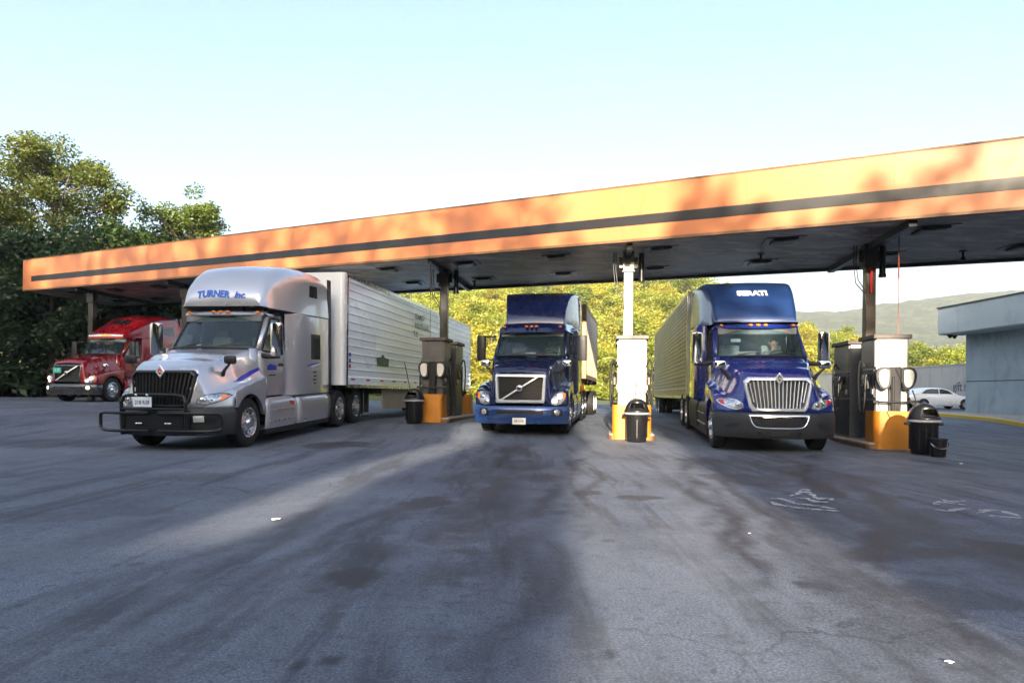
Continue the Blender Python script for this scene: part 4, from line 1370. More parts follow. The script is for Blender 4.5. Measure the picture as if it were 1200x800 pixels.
    # ---------------- headlights
    for s in (-1, 1):
        if style == 'lt':
            poly = [(0.69, 0.97), (0.72, 1.05), (0.82, 1.115), (0.96, 1.14), (1.10, 1.135), (1.175, 1.10), (1.10, 1.03), (0.97, 0.965), (0.82, 0.935)]
            pl = [(s * a, b) for a, b in poly]
            mb = MB(); patch(mb, bvh, [(s * (0.93 + (a - 0.93) * 1.09), 1.04 + (b - 1.04) * 1.16) for a, b in poly], 'front', 0.005, 0.03, 5, 4); hl = mb.build('headlight_bezel', 'black plastic' if P.get('chrome') is None else 'chrome', root, smooth=50)
            mb = MB(); patch(mb, bvh, pl, 'front', 0.016, 0.03, 6, 4, dome=0.012); hl = mb.build('headlight', 'headlight lens', root, smooth=50)
            mb = MB(); patch(mb, bvh, [(s * a, b) for a, b in [(1.02, 1.005), (1.06, 1.125), (1.165, 1.098), (1.10, 1.035)]], 'front', 0.030, 0.02, 3, 4); mb.build('turn_lens', 'amber lens' if not P.get('chrome') else 'red lens', hl, smooth=50)
            for q, (a, b) in enumerate(((0.80, 1.03), (0.93, 1.05))):
                mb = MB(); patch(mb, bvh, [(s * (a + 0.045 * cos(2 * pi * e / 10)), b + 0.045 * sin(2 * pi * e / 10)) for e in range(10)], 'front', 0.034, 0.02, 3, 2, dome=0.01); mb.build('reflector', 'chrome', hl, smooth=50)
        else:
            poly = [(0.80, 0.80), (0.80, 0.92), (0.88, 1.06), (0.98, 1.12), (1.08, 1.12), (1.13, 1.04), (1.11, 0.90), (1.04, 0.81), (0.92, 0.77)]
            mb = MB(); patch(mb, bvh, [(s * (0.96 + (a - 0.96) * 1.12), 0.94 + (b - 0.94) * 1.10) for a, b in poly], 'front', 0.005, 0.03, 5, 4); mb.build('headlight_bezel', 'black plastic', root, smooth=50)
            mb = MB(); patch(mb, bvh, [(s * a, b) for a, b in poly], 'front', 0.016, 0.03, 6, 4, dome=0.02); hl = mb.build('headlight', 'headlight lens', root, smooth=50)
            for a, b, r in ((0.89, 0.875, 0.055), (1.0, 1.0, 0.065)):
                lit = P.get('lit') and (P['lit'] == 'both' or (P['lit'] == 'left' and s > 0))
                mb = MB(); patch(mb, bvh, [(s * (a + r * cos(2 * pi * e / 12)), b + r * sin(2 * pi * e / 12)) for e in range(12)], 'front', 0.036, 0.02, 3, 2, dome=0.012); mb.build('reflector', 'lit lamp warm' if lit else 'chrome', hl, smooth=50)
            mb = MB(); patch(mb, bvh, [(s * a, b) for a, b in [(1.08, 1.08), (1.145, 1.08), (1.13, 0.93), (1.09, 0.93)]], 'front', 0.030, 0.02, 3, 4); mb.build('turn_lens', 'amber lens', hl, smooth=50)
    # ---------------- cab
    zr = P['zroof']
    def yside(z): return 1.06 - 0.10 * max(0, (z - 2.0)) / 0.9
    wb = [(-0.42 - 0.28 * (y / 0.96) ** 2, y, P['zcowl'] - 0.03 * (y / 0.96) ** 2) for y in np.linspace(-0.96, 0.96, 13)]
    wt = [(-1.10 - 0.16 * (y / 0.90) ** 2, y, zr - 0.10 - 0.02 * (y / 0.9) ** 2) for y in np.linspace(-0.89, 0.89, 13)]
    rows = []
    for q in range(6):
        f = q / 5
        rows.append([(a[0] + (b[0] - a[0]) * f + 0.02 * sin(pi * f), a[1] + (b[1] - a[1]) * f, a[2] + (b[2] - a[2]) * f) for a, b in zip(wb, wt)])
    mb = MB(); mb.grid(rows); ws = mb.build('windshield', 'windshield glass', root, smooth=60)
    wbvh = mb.bvh()
    # black frit round the glass
    mb = MB()
    per = [rows[0][i] for i in range(13)] + [r[-1] for r in rows[1:-1]] + [rows[-1][i] for i in range(12, -1, -1)] + [r[0] for r in rows[-2:0:-1]]
    mb.tube([(p[0] + 0.006, p[1], p[2]) for p in per], 0.026, 6, closed=True); mb.build('seal', 'black plastic', ws, smooth=50)
    for s in (-1, 1):
        mb = MB()
        y0 = 0.12 if s > 0 else -0.78
        a = rows[0][7] if s > 0 else rows[0][2]; b = rows[1][11] if s > 0 else rows[1][6]
        mb.tube([(a[0] + 0.03, a[1], a[2] + 0.01), ((a[0] + b[0]) / 2 + 0.04, (a[1] + b[1]) / 2, (a[2] + b[2]) / 2 + 0.0), (b[0] + 0.03, b[1], b[2] - 0.05)], [0.016, 0.02, 0.012], 6)
        mb.build('wiper', 'black plastic', root)
    # body shell of the cab
    mb = MB()
    xB = -1.86; xD = -0.66
    for s in (-1, 1):
        def Y(z): return s * yside(z)
        # door panel below the window
        poly = [(xD, 1.02), (xD - 0.02, 1.5), (xD - 0.05, P['zcowl'] - 0.04), (-1.84, P['zcowl'] - 0.10), (-1.84, 1.02)]
        # pillars
        a0 = Vector((wb[-1][0], s * 0.965, wb[-1][2])); a1 = Vector((wt[-1][0], s * 0.90, wt[-1][2]))
        mb.grid([[(a0.x + 0.03, s * 0.95, a0.z), (a0.x - 0.03, Y(a0.z), a0.z), (a0.x - 0.12, Y(a0.z) + s * 0.004, a0.z)],
                 [((a0.x + a1.x) / 2 + 0.03, s * 0.922, (a0.z + a1.z) / 2), ((a0.x + a1.x) / 2 - 0.05, Y((a0.z + a1.z) / 2), (a0.z + a1.z) / 2), ((a0.x + a1.x) / 2 - 0.11, Y((a0.z + a1.z) / 2) + s * 0.004, (a0.z + a1.z) / 2)],
                 [(a1.x + 0.03, s * 0.885, a1.z), (a1.x - 0.05, Y(a1.z), a1.z), (a1.x - 0.12, Y(a1.z) + s * 0.004, a1.z)]])
        mb.grid([[(xB - 0.16, Y(z) + s * 0.002, z) for z in (0.95, 1.6, 2.0, 2.5, zr - 0.06)], [(xB + 0.04, Y(z) + s * 0.002, z) for z in (0.95, 1.6, 2.0, 2.5, zr - 0.06)]])
        mb.grid([[(x, Y(zr - 0.13), zr - 0.13) for x in (xB + 0.04, a1.x - 0.12)], [(x, Y(zr - 0.05), zr - 0.05) for x in (xB + 0.04, a1.x - 0.02)], [(x, s * 0.80, zr + 0.01) for x in (xB + 0.04, a1.x + 0.04)]])
        # cowl side between hood and door
        mb.grid([[(-0.45, s * 0.97, z) for z in (1.0, 1.6, P['zcowl'] - 0.03)], [(xD + 0.0, Y(z) - s * 0.006, z) for z in (1.0, 1.6, P['zcowl'] - 0.03)]])
    hdr = [[(p[0] + 0.01, p[1], p[2] - 0.01) for p in wt], [(p[0] + 0.05, p[1], p[2] + 0.04) for p in wt], [(p[0] - 0.02, p[1] * 0.97, zr - 0.0) for p in wt], [(xB - 0.16, p[1], zr + 0.02) for p in wt]]
    mb.grid(hdr)
    mb.build('cab', paint, root, smooth=40, solid=0.03)
    for s in (-1, 1):
        def Y(z): return s * yside(z)
        mb = MB()
        zc = P['zcowl']
        prof = [(0.0, 1.02), (0.012, 1.06), (0.016, 1.5), (0.022, 1.82), (0.010, 1.9), (0.004, zc - 0.08)]
        rws = []
        for off, z in prof:
            rws.append([(x, Y(z) + s * off, z) for x in (xD + 0.0, -0.95, -1.4, -1.8, -1.835)])
        mb.grid(rws)
        d = mb.build('door', paint, root, smooth=40, solid=0.04)
        mb = MB(); mb.box((-1.66, Y(1.72) + s * 0.03, 1.72), (0.20, 0.03, 0.06)); mb.build('handle', 'black plastic', d, smooth=0, bevel=0.01)
        # window frame and glass
        a0x = wb[-1][0] - 0.12; a1x = wt[-1][0] - 0.12
        wp = [(a0x - 0.02, zc - 0.07), (a1x - 0.02, zr - 0.15), (-1.80, zr - 0.15), (-1.82, zc - 0.13)]
        rws = []
        nn = 6
        for q in range(nn + 1):
            f = q / nn
            za = wp[0][1] + (wp[1][1] - wp[0][1]) * f; xa = wp[0][0] + (wp[1][0] - wp[0][0]) * f
            zb = wp[3][1] + (wp[2][1] - wp[3][1]) * f; xb = wp[3][0] + (wp[2][0] - wp[3][0]) * f
            rws.append([(xa + (xb - xa) * e / 4, Y(za + (zb - za) * e / 4) - s * 0.006, za + (zb - za) * e / 4) for e in range(5)])
        mb = MB(); mb.grid(rws); w = mb.build('side_window', 'clear glass', root, smooth=60)
        per = rws[0] + [r[-1] for r in rws[1:-1]] + rws[-1][::-1] + [r[0] for r in rws[-2:0:-1]]
        mb = MB(); mb.tube([(p[0], p[1] + s * 0.004, p[2]) for p in per], 0.022, 6, closed=True); mb.build('seal', 'black plastic', w, smooth=50)
    # ---------------- inside
    mb = MB()
    mb.bx(-1.05, -0.60, -0.90, 0.90, 1.70, P['zcowl'] - 0.06)
    mb.bx(-1.15, -0.95, 0.15, 0.75, 1.75, P['zcowl'] + 0.03)
    mb.bx(P['cabback'] + 0.3, -0.7, -0.92, 0.92, 1.0, 1.12); mb.bx(-2.5, -2.44, -1.0, 1.0, 1.1, zr - 0.02)
    mb.bx(-1.2, -1.1, -0.9, 0.9, zr - 0.24, zr - 0.08)
    mb.build('dashboard', 'cab interior', root, smooth=0, bevel=0.02)
    for s in (-1, 1):
        mb = MB()
        mb.bx(-1.85, -1.38, s * 0.5 - 0.25, s * 0.5 + 0.25, 1.5, 1.62); mb.box((-1.92, s * 0.5, 1.98), (0.14, 0.48, 0.78), ry=-0.12); mb.box((-1.99, s * 0.5, 2.44), (0.10, 0.28, 0.2), ry=-0.1); mb.bx(-1.75, -1.5, s * 0.5 - 0.18, s * 0.5 + 0.18, 1.1, 1.5)
        mb.build('seat', 'seat cloth', root, smooth=0, bevel=0.04)
    mb = MB()
    c = Vector((-1.22, 0.5, 2.05)); ax = Vector((-0.75, 0, 0.66)).normalized(); u_ = Vector((0, 1, 0)); v_ = ax.cross(u_)
    mb.tube([c + (u_ * cos(t) + v_ * sin(t)) * 0.22 for t in [2 * pi * q / 24 for q in range(24)]], 0.017, 8, closed=True)
    mb.cyl(c - ax * 0.02, c + ax * 0.02, 0.06); mb.cyl(c - u_ * 0.2, c + u_ * 0.2, 0.014, n=6); mb.cyl(c, c - ax * 0.25, 0.025, n=8)
    mb.build('steering_wheel', 'black plastic', root)
    # ---------------- sleeper and roof
    sl = P['sleeper']
    secs = [rsec(*q) for q in sl]
    mb = MB(); mb.loft(secs, cap0=False); sb = mb.bvh(); mb.build('sleeper', P.get('sleeperpaint', paint), root, smooth=40)
    rf = P['roof']
    secs = [rsec(q[0], q[1], q[2], q[3], q[4], 8, q[5], q[6]) for q in rf]
    mb = MB(); mb.loft(secs); rb = mb.bvh(); roof = mb.build('roof_fairing', P['roofpaint'], root, smooth=48)
    P['_rb'] = rb; P['_sb'] = sb; P['_bvh'] = bvh
    # sleeper windows
    for s in P.get('sleeper_windows', (-1, 1)):
        x0, x1, z0, z1 = P['swin']
        mb = MB(); patch(mb, sb, [(x0, z0), (x1, z0), (x1, z1), (x0, z1)], 'left' if s > 0 else 'right', 0.006, 0.02, 2, 3); mb.build('sleeper_window', 'dark glass' if False else 'pump panel', root, smooth=30, bevel=0.004, segs=1)
    for rwin in P.get('roof_windows', ()):
        for s in (-1, 1):
            mb = MB(); patch(mb, rb, rwin, 'left' if s > 0 else 'right', 0.006, 0.02, 3, 4); mb.build('roof_window', 'pump panel', root, smooth=40)
    if style == 'lt':
        mb = MB(); rows_ = []
        for dx, dz in ((-0.02, -0.02), (0.10, -0.015), (0.125, 0.015), (0.10, 0.05), (0.0, 0.09), (-0.25, 0.10)):
            rows_.append([(-1.10 - 0.16 * (y / 0.9) ** 2 + dx, y * 1.04, zr - 0.09 + dz) for y in np.linspace(-0.9, 0.9, 17)])
        mb.grid(rows_); mb.build('brow', paint, root, smooth=45, solid=0.01)
    # marker lights over the windshield
    for y in P.get('markers', (-0.82, -0.17, 0.0, 0.17, 0.82)):
        xx = -1.06 - 0.16 * (y / 0.9) ** 2 + P.get('mx', 0.0)
        mb = MB(); mb.ellipsoid((xx, y, P.get('mz', zr - 0.03)), (0.07, 0.055, 0.032), 12, 8); mb.build('marker_light', 'lit marker' if P.get('markers_lit') else 'amber lens', root)
    # ---------------- side skirts, tank covers
    xs0, xs1 = -0.70, -(P['d1'] - 0.60)
    for s in (-1, 1):
        prof = [(-0.10, 0.30), (0.0, 0.31), (0.02, 0.40), (0.03, 0.62), (0.03, 0.82), (0.0, 0.93), (-0.06, 0.985), (-0.2, 1.0)]
        xm = (xs0 + xs1) / 2 + 0.25
        for (a, b) in ((xs0, xm + 0.012), (xm - 0.012, xs1)):
            mb = MB()
            rws = []
            ns = 8
            for q in range(ns + 1):
                x = a + (b - a) * q / ns
                edge = 0.02 if q in (0, ns) else 0.0
                rws.append([(x, s * (1.19 + o - edge), z) for o, z in prof])
            mb.grid(rws); kb = mb.bvh()
            sk = mb.build('side_skirt', P.get('skirtpaint', paint), root, smooth=40, solid=0.02)
            if a == xs0:
                mb = MB(); patch(mb, kb, [(a - 0.15, 0.55), (b + 0.12, 0.72), (b + 0.12, 0.66), (b + 0.35, 0.48), (a - 0.15, 0.46)], 'left' if s > 0 else 'right', -0.004, 0.0, 2, 4)
                mb = MB(); mb.bx(a - 0.15, b + 0.1, s * 1.205, s * 1.235, 0.455, 0.485); mb.bx(a - 0.2, b + 0.1, s * 1.2, s * 1.232, 0.70, 0.72); mb.build('step_edge', 'brushed aluminium', sk, smooth=0, bevel=0.006)
                if P.get('badge'):
                    mb = MB(); patch(mb, kb, [(b + 0.18, 0.80), (b + 0.42, 0.80), (b + 0.42, 0.88), (b + 0.18, 0.88)], 'left' if s > 0 else 'right', 0.006, 0.01, 2, 2); mb.build('reflector', 'tape red', sk, smooth=0)
        mb = MB(); mb.bx(xs0 - 0.05, xs1 + 0.05, s * 1.10, s * 1.17, 0.19, 0.32); mb.build('skirt_edge', 'black plastic', root, smooth=0, bevel=0.01)
    # ---------------- wheels
    for s in (-1, 1):
        add_wheel('steer', root, 0.0, s, 1.18, P.get('rim', 'brushed aluminium'), P.get('turn', 0.0))
        for d in (P['d1'], P['d2']):
            add_wheel('drive', root, -d, s, 1.22, P.get('rim', 'brushed aluminium'))
        mb = MB(); mb.bx(-P['d2'] - 0.72, -P['d2'] - 0.70, s * 0.62, s * 1.2, 0.22, 0.95); mb.build('mud_flap', 'rubber', root, smooth=0)
    mb = MB(); mb.prism([(0.45, -0.42), (0.45, 0.42), (-0.35, 0.42), (-0.62, 0.25), (-0.62, -0.25), (-0.35, -0.42)], 'z', 1.04, 1.09); mb.bx(-0.3, 0.3, -0.4, 0.4, 0.9, 1.04)
    mb.xf(Matrix.Translation((-(P['d1'] + P['d2']) / 2, 0, 0))); mb.build('fifth_wheel', 'dark chassis', root, smooth=0)
    # dark gap filler behind the sleeper: side extenders
    xb = P['cabback']
    for s in (-1, 1):
        mb = MB(); mb.bx(xb - P.get('ext', 0.25), xb + 0.002, s * 1.17, s * 1.20, 1.1, P['extz']); mb.build('side_extender', P.get('extmat', 'black plastic'), root, smooth=0, bevel=0.006)
    # ---------------- mirrors
    mm = P.get('mirror', 'chrome')
    for s in (-1, 1):
        mb = MB()
        if style == 'lt':
            my, mx_ = 1.42, -0.78
            mb.tube([(-0.82, s * 1.04, 1.93), (-0.80, s * 1.2, 1.90), (mx_, s * (my + 0.06), 1.90)], [0.06, 0.055, 0.045], 10)
            mb.build('mirror_arm', 'black plastic', root)
            mb = MB()
            for q in range(9):
                pass
            rows_ = []
            for (dx, sc) in ((0.07, 0.72), (0.055, 0.95), (0.0, 1.0), (-0.06, 1.0)):
                rr = rounded_rect(0.24 * sc, 0.74 * (0.9 + 0.1 * sc), 0.06)
                rows_.append([(mx_ + dx, s * my + p[0], 2.27 + p[1]) for p in rr])
            mb.loft(rows_, wrap=True); mo = mb.build('mirror', mm, root, smooth=40)
            mb = MB(); mb.box((mx_ - 0.063, s * my, 2.27), (0.006, 0.2, 0.66)); mb.build('mirror_glass', 'pump panel', mo, smooth=0)
        else:
            my, mx_ = 1.44, -0.85
            for z in (1.96, 2.62):
                mb.tube([(-0.95, s * 1.02, z), (mx_, s * (my - 0.05), z + 0.0)], 0.022, 8)
            mb.build('mirror_arm', 'black plastic', root)
            mb = MB()
            rows_ = []
            for (dx, sc) in ((0.07, 0.72), (0.055, 0.95), (0.0, 1.0), (-0.06, 1.0)):
                rr = rounded_rect(0.24 * sc, 0.72 * (0.9 + 0.1 * sc), 0.05)
                rows_.append([(mx_ + dx, s * my + p[0], 2.29 + p[1]) for p in rr])
            mb.loft(rows_, wrap=True); mo = mb.build('mirror', mm, root, smooth=40)
            mb = MB(); mb.box((mx_ - 0.063, s * my, 2.29), (0.006, 0.2, 0.62)); mb.build('mirror_glass', 'pump panel', mo, smooth=0)
        # hood mirror
        hx, hy = P.get('hmir', (0.55, 0.86))
        h = hit(bvh, 'top', hx, s * hy)
        base = h[0]
        mb = MB()
        top_ = base + Vector((0.06, s * 0.20, 0.24))
        mb.tube([base - Vector((0, 0, 0.02)), base + Vector((0.03, s * 0.06, 0.08)), top_ - Vector((0, 0, 0.02))], [0.05, 0.035, 0.022], 8)
        mo = mb.build('hood_mirror', 'black plastic', root)
        mb = MB()
        rows_ = []
        for dx, sc in ((0.05, 0.7), (0.035, 0.95), (-0.03, 1.0)):
            rr = rounded_rect(0.24 * sc, 0.17 * sc, 0.05)
            rows_.append([(top_.x + dx, top_.y + p[0], top_.z + 0.05 + p[1]) for p in rr])
        mb.loft(rows_, wrap=True); mb.build('housing', P.get('hmirmat', 'black plastic'), mo, smooth=40)
    return root

def bezc(pts, n=5):
    return [(p.x, p.y) for p in bez([(a, b, 0) for a, b in pts], n)]

LT_HOOD = dict(W=1.225, x0=1.17, k=0.56, pw=2.4, xr=-0.68, soft=0.22, crown=0.05, nose=0.09, zskirt=0.86, zrear=0.98, arch=0.60, fdip=0.06,
               hw=[(-0.7, 0.99), (0.2, 0.90), (1.2, 0.66)], zh=[(-0.7, 2.09), (0.0, 1.97), (0.6, 1.82), (1.2, 1.64)],
               zf=[(-0.7, 1.50), (-0.3, 1.42), (0.1, 1.34), (0.5, 1.25), (0.9, 1.17)])
VN_HOOD = dict(W=1.20, x0=1.12, k=0.27, pw=3.2, xr=-0.68, soft=0.10, crown=0.05, nose=0.07, zskirt=0.76, zrear=0.98, arch=0.60, fdip=0.14,
               hw=[(-0.7, 0.99), (0.2, 0.86), (1.2, 0.70)], zh=[(-0.7, 2.07), (0.0, 1.96), (0.7, 1.82), (1.2, 1.68)],
               zf=[(-0.7, 1.42), (-0.2, 1.38), (0.3, 1.30), (0.7, 1.20), (1.2, 1.14)])

def heading(s):
    n = sqrt(1 + s * s)
    return atan2(-1 / n, -s / n)

def base_loc(x, y, s, d):
    """tractor root on the ground and its pitch so that front and drive wheels both stand on it"""
    n = sqrt(1 + s * s)
    z0 = gz(x, y); xr, yr = x + s / n * d, y + d / n
    z1 = gz(xr, yr)
    return (x, y, z0), math.atan2(z1 - z0, d)

# --- silver tractor, bull bar, blue roof lettering
l, p = base_loc(-6.66, 14.44, 0.125, 5.6)
P = dict(LT_HOOD); P.update(loc=l, rz=heading(0.125), pitch=p, style='lt', paint='silver paint', roofpaint='silver paint', zroof=2.92, zcowl=2.10,
     label='silver highway truck with a black bull bar and blue roof lettering', tail=7.0, cabback=-4.2, d1=4.95, d2=6.25,
     grillemat='black plastic', slatmat='black plastic', mirror='chrome', hmirmat='black plastic', badge=True,
     sleeper=[(-1.92, 1.0, 2.93, 1.06, 0.05), (-2.06, 1.0, 2.95, 1.10, 0.05), (-2.22, 1.0, 2.97, 1.215, 0.05), (-4.15, 1.0, 2.97, 1.225, 0.05), (-4.2, 1.02, 2.95, 1.20, 0.05)],
     roof=[(-1.06, 3.03, 3.07, 0.90, 0.03, 0.88, 0.02), (-1.05, 3.03, 3.16, 0.94, 0.12, 0.90, 0.03), (-1.12, 3.02, 3.36, 0.99, 0.24, 0.94, 0.05), (-1.27, 3.0, 3.60, 1.03, 0.32, 0.99, 0.06), (-1.50, 2.99, 3.81, 1.08, 0.36, 1.02, 0.06), (-1.80, 2.98, 3.96, 1.13, 0.38, 1.07, 0.05), (-2.2, 2.965, 4.05, 1.205, 0.36, 1.13, 0.04), (-2.9, 2.965, 4.09, 1.225, 0.34, 1.17, 0.03), (-3.9, 2.965, 4.07, 1.225, 0.32, 1.18, 0.03), (-4.2, 2.97, 4.0, 1.215, 0.30, 1.17, 0.02)],
     swin=(-3.05, -3.62, 1.86, 2.50), extz=4.0, ext=0.22, roof_windows=([(-3.0, 3.42), (-3.5, 3.42), (-3.52, 3.72), (-3.08, 3.72)],), mz=2.895, mx=0.07, hmir=(0.48, 0.88))
SILVER = make_tractor('tractor_truck', P)
rb, sb, hb_ = P['_rb'], P['_sb'], P['_bvh']
mb = MB(); text_on(mb, rb, 'TURNER', 0.215, (-0.22, 3.31), 'front', 0.014, arch=0.22, bold=0.010, sx=0.95)
mb.build('lettering', 'blue lettering', SILVER, smooth=0, fix=False); mb = MB()
text_on(mb, rb, 'Inc.', 0.20, (0.42, 3.275), 'front', 0.014, arch=0.3, bold=0.008, shear=0.25)
mb.build('lettering', 'blue lettering', SILVER, smooth=0, fix=False)
# blue swooshes on fender and sleeper
mb = MB(); patch(mb, hb_, [(0.30, 1.36), (0.05, 1.47), (-0.30, 1.58), (-0.62, 1.66), (-0.62, 1.60), (-0.3, 1.50), (0.05, 1.38)], 'left', 0.006, 0.01, 3, 6); mb.build('swoosh', 'blue accent', SILVER, smooth=40)
mb = MB(); patch(mb, sb, [(-2.72, 1.70), (-3.1, 1.76), (-3.75, 1.80), (-3.1, 1.69)], 'left', 0.005, 0.005, 2, 4); mb.build('swoosh', 'blue accent', SILVER, smooth=0)
mb = MB(); patch(mb, sb, [(-2.95, 1.69), (-3.75, 1.795), (-3.8, 1.78), (-3.1, 1.672)], 'left', 0.009, 0.005, 2, 4); mb.build('swoosh', 'white paint', SILVER, smooth=0)
mb = MB(); mb.prism([(-1.0, 1.60), (-1.02, 1.70), (-1.15, 1.74), (-1.42, 1.70), (-1.46, 1.60)], 'y', 1.078, 1.086); mb.build('door_emblem', 'blue accent', SILVER, smooth=0)
mb = MB(); mb.prism([(-1.08, 1.47), (-1.40, 1.47), (-1.40, 1.50), (-1.08, 1.50)], 'y', 1.078, 1.085); mb.build('door_lettering', 'ink', SILVER, smooth=0)
for a, b, w in ((-3.15, 1.52, 0.22), (-3.2, 1.42, 0.16), (-3.15, 1.33, 0.2), (-3.2, 1.24, 0.13)):
    mb = MB(); patch(mb, sb, [(a, b), (a - w, b), (a - w, b + 0.04), (a, b + 0.04)], 'left', 0.004, 0.004, 1, 2); mb.build('sleeper_marking', 'ink', SILVER, smooth=0)
mb = MB(); mb.tube([(-2.7, 1.229, 1.08), (-3.7, 1.232, 1.08), (-3.7, 1.232, 1.55), (-2.9, 1.232, 1.6)], 0.008, 6); mb.build('hatch_seam', 'silver paint', SILVER)
# bull bar
mb = MB()
R_ = 0.036
up = [(1.36, -0.66, 0.42), (1.40, -0.66, 0.95), (1.38, -0.52, 1.10), (1.38, 0.52, 1.10), (1.40, 0.66, 0.95), (1.36, 0.66, 0.42)]
mb.tube(bez(up[:2] + [(1.395, -0.64, 1.02)] + [(1.38, -0.5, 1.12), (1.38, 0.5, 1.12), (1.395, 0.64, 1.02)] + up[4:], 5), R_, 10)
bb_ = MB()
bull = mb.build('bull_bar', 'black steel', SILVER, smooth=50)
for s in (-1, 1):
    b = MB()
    b.tube(bez([(1.40, s * 0.10, 0.78), (1.40, s * 0.66, 0.78), (1.30, s * 1.05, 0.78), (1.20, s * 1.24, 0.75), (1.18, s * 1.27, 0.60), (1.20, s * 1.24, 0.47), (1.30, s * 1.05, 0.44), (1.40, s * 0.66, 0.44), (1.40, s * 0.1, 0.44)], 6), R_ * 0.9, 10)
    b.build('side_loop', 'black steel', bull, smooth=50)
    b = MB(); b.bx(1.33, 1.39, s * 0.62, s * 0.70, 0.36, 0.85); b.bx(1.1, 1.38, s * 0.55, s * 0.63, 0.38, 0.46); b.build('bracket', 'black steel', bull, smooth=0, bevel=0.01)
    b = MB(); b.box((1.40, s * 0.30, 0.585), (0.03, 0.14, 0.035)); b.ellipsoid((1.42, s * 0.30 - 0.035, 0.585), (0.02, 0.03, 0.022)); b.ellipsoid((1.42, s * 0.30 + 0.035, 0.585), (0.02, 0.03, 0.022)); b.build('driving_lamp', 'chrome', bull, smooth=40)
b = MB(); b.bx(1.355, 1.375, -0.60, 0.60, 0.44, 0.78); b.build('bar_plate', 'black steel', bull, smooth=0)
for zz_ in (0.92,):
    b = MB(); b.tube([(1.40, -0.66, 0.86), (1.40, 0.66, 0.86)], R_ * 0.8, 10); b.build('cross_bar', 'black steel', bull, smooth=50)
b = MB(); b.bx(1.415, 1.425, -0.40, -0.02, 0.90, 1.09); pl = b.build('license_plate', 'plate white', SILVER, smooth=0)
b = MB()
vs, fs = text_geo('218 R38', 0.105, 0.002)
b.add([(1.428, -0.21 + x * 0.85, 0.985 + y) for x, y in vs], fs); b.build('plate_lettering', 'ink', pl, smooth=0, fix=False)
for y in (-0.33, -0.1):
    b = MB(); b.ellipsoid((1.43, y, 1.13), (0.03, 0.03, 0.025)); b.build('plate_lamp', 'chrome', SILVER)
# sticker and papers behind the glass
b = MB(); b.box((-0.70, -0.35, 2.16), (0.03, 0.10, 0.06)); b.build('card', 'paper', SILVER, smooth=0)

# --- navy tractor (middle)
l, p = base_loc(0.40, 18.5, 0.17, 5.2)
P = dict(VN_HOOD); P.update(loc=l, rz=heading(0.17), pitch=p, style='vn', paint='navy paint', roofpaint='navy paint', bumperpaint='steel blue paint', zroof=2.86, zcowl=2.08,
     label='navy blue truck with a chrome framed grille and diagonal bar, short flat fronted roof fairing', tail=6.8, cabback=-3.55, d1=4.5, d2=5.8,
     grillemat='satin chrome', mirror='black plastic', lit='left',
     sleeper=[(-1.92, 1.0, 2.90, 1.06, 0.10), (-2.06, 1.0, 2.92, 1.08, 0.10), (-2.22, 1.0, 2.94, 1.18, 0.10), (-3.5, 1.0, 2.94, 1.20, 0.10), (-3.55, 1.02, 2.92, 1.18, 0.1)],
     roof=[(-1.62, 2.98, 3.04, 0.86, 0.03, 0.84, 0.015), (-1.72, 2.98, 3.26, 0.89, 0.06, 0.86, 0.02), (-1.88, 2.97, 3.52, 0.93, 0.06, 0.89, 0.02), (-2.12, 2.96, 3.78, 0.98, 0.06, 0.94, 0.02), (-2.42, 2.95, 3.95, 1.03, 0.06, 0.99, 0.02), (-2.8, 2.94, 4.03, 1.10, 0.06, 1.06, 0.02), (-3.55, 2.93, 4.04, 1.18, 0.06, 1.14, 0.02)],
     swin=(-2.6, -3.1, 1.9, 2.45), extz=4.0, ext=0.5, extmat='navy paint', mz=2.90, mx=0.17, markers=(-0.8, -0.14, 0.0, 0.14, 0.8), markers_lit=False, hmir=(0.1, 0.90), hmirmat='chrome', skirtpaint='navy paint')
NAVY = make_tractor('tractor_truck', P)
b = MB()
b.loft([rsec(*q) for q in ((-1.10, 2.82, 2.86, 0.90, 0.03, 6, 0.88, 0.02), (-1.2, 2.80, 2.95, 0.96, 0.10, 6, 0.93, 0.03), (-1.4, 2.78, 3.01, 1.0, 0.14, 6, 0.96, 0.03), (-1.9, 2.76, 3.05, 1.06, 0.14, 6, 1.0, 0.03), (-2.3, 2.78, 3.03, 1.15, 0.12, 6, 1.08, 0.02))])
b.build('cab_cap', 'navy paint', NAVY, smooth=40)
b = MB()   # sun visor
rows = []
for dx, dz in ((-0.04, 0.06), (0.16, 0.02), (0.24, -0.10), (0.21, -0.11), (0.12, -0.02), (-0.06, 0.0)):
    rows.append([(-1.10 - 0.16 * (y / 0.9) ** 2 + dx, y * 1.06, 2.84 + dz) for y in np.linspace(-0.89, 0.89, 15)])
b.grid(rows); b.build('sun_visor', 'navy paint', NAVY, smooth=35)
b = MB(); b.bx(1.275, 1.29, -0.17, 0.17, 0.29, 0.455); pl = b.build('license_plate', 'plate cream', NAVY, smooth=0)
vs, fs = text_geo('AR 3120', 0.085, 0.001); b = MB(); b.add([(1.293, 0.0 + x * 0.8, 0.37 + y) for x, y in vs], fs); b.build('plate_lettering', 'ink', pl, smooth=0, fix=False)
b = MB(); b.box((1.02, 0.0, 1.715), (0.06, 0.2, 0.03)); b.build('hood_badge', 'steel blue paint', NAVY, smooth=0, bevel=0.006)
b = MB(); b.box((-0.66, 0.02, 2.11), (0.14, 0.28, 0.03), ry=-0.5); b.build('papers', 'paper', NAVY, smooth=0)

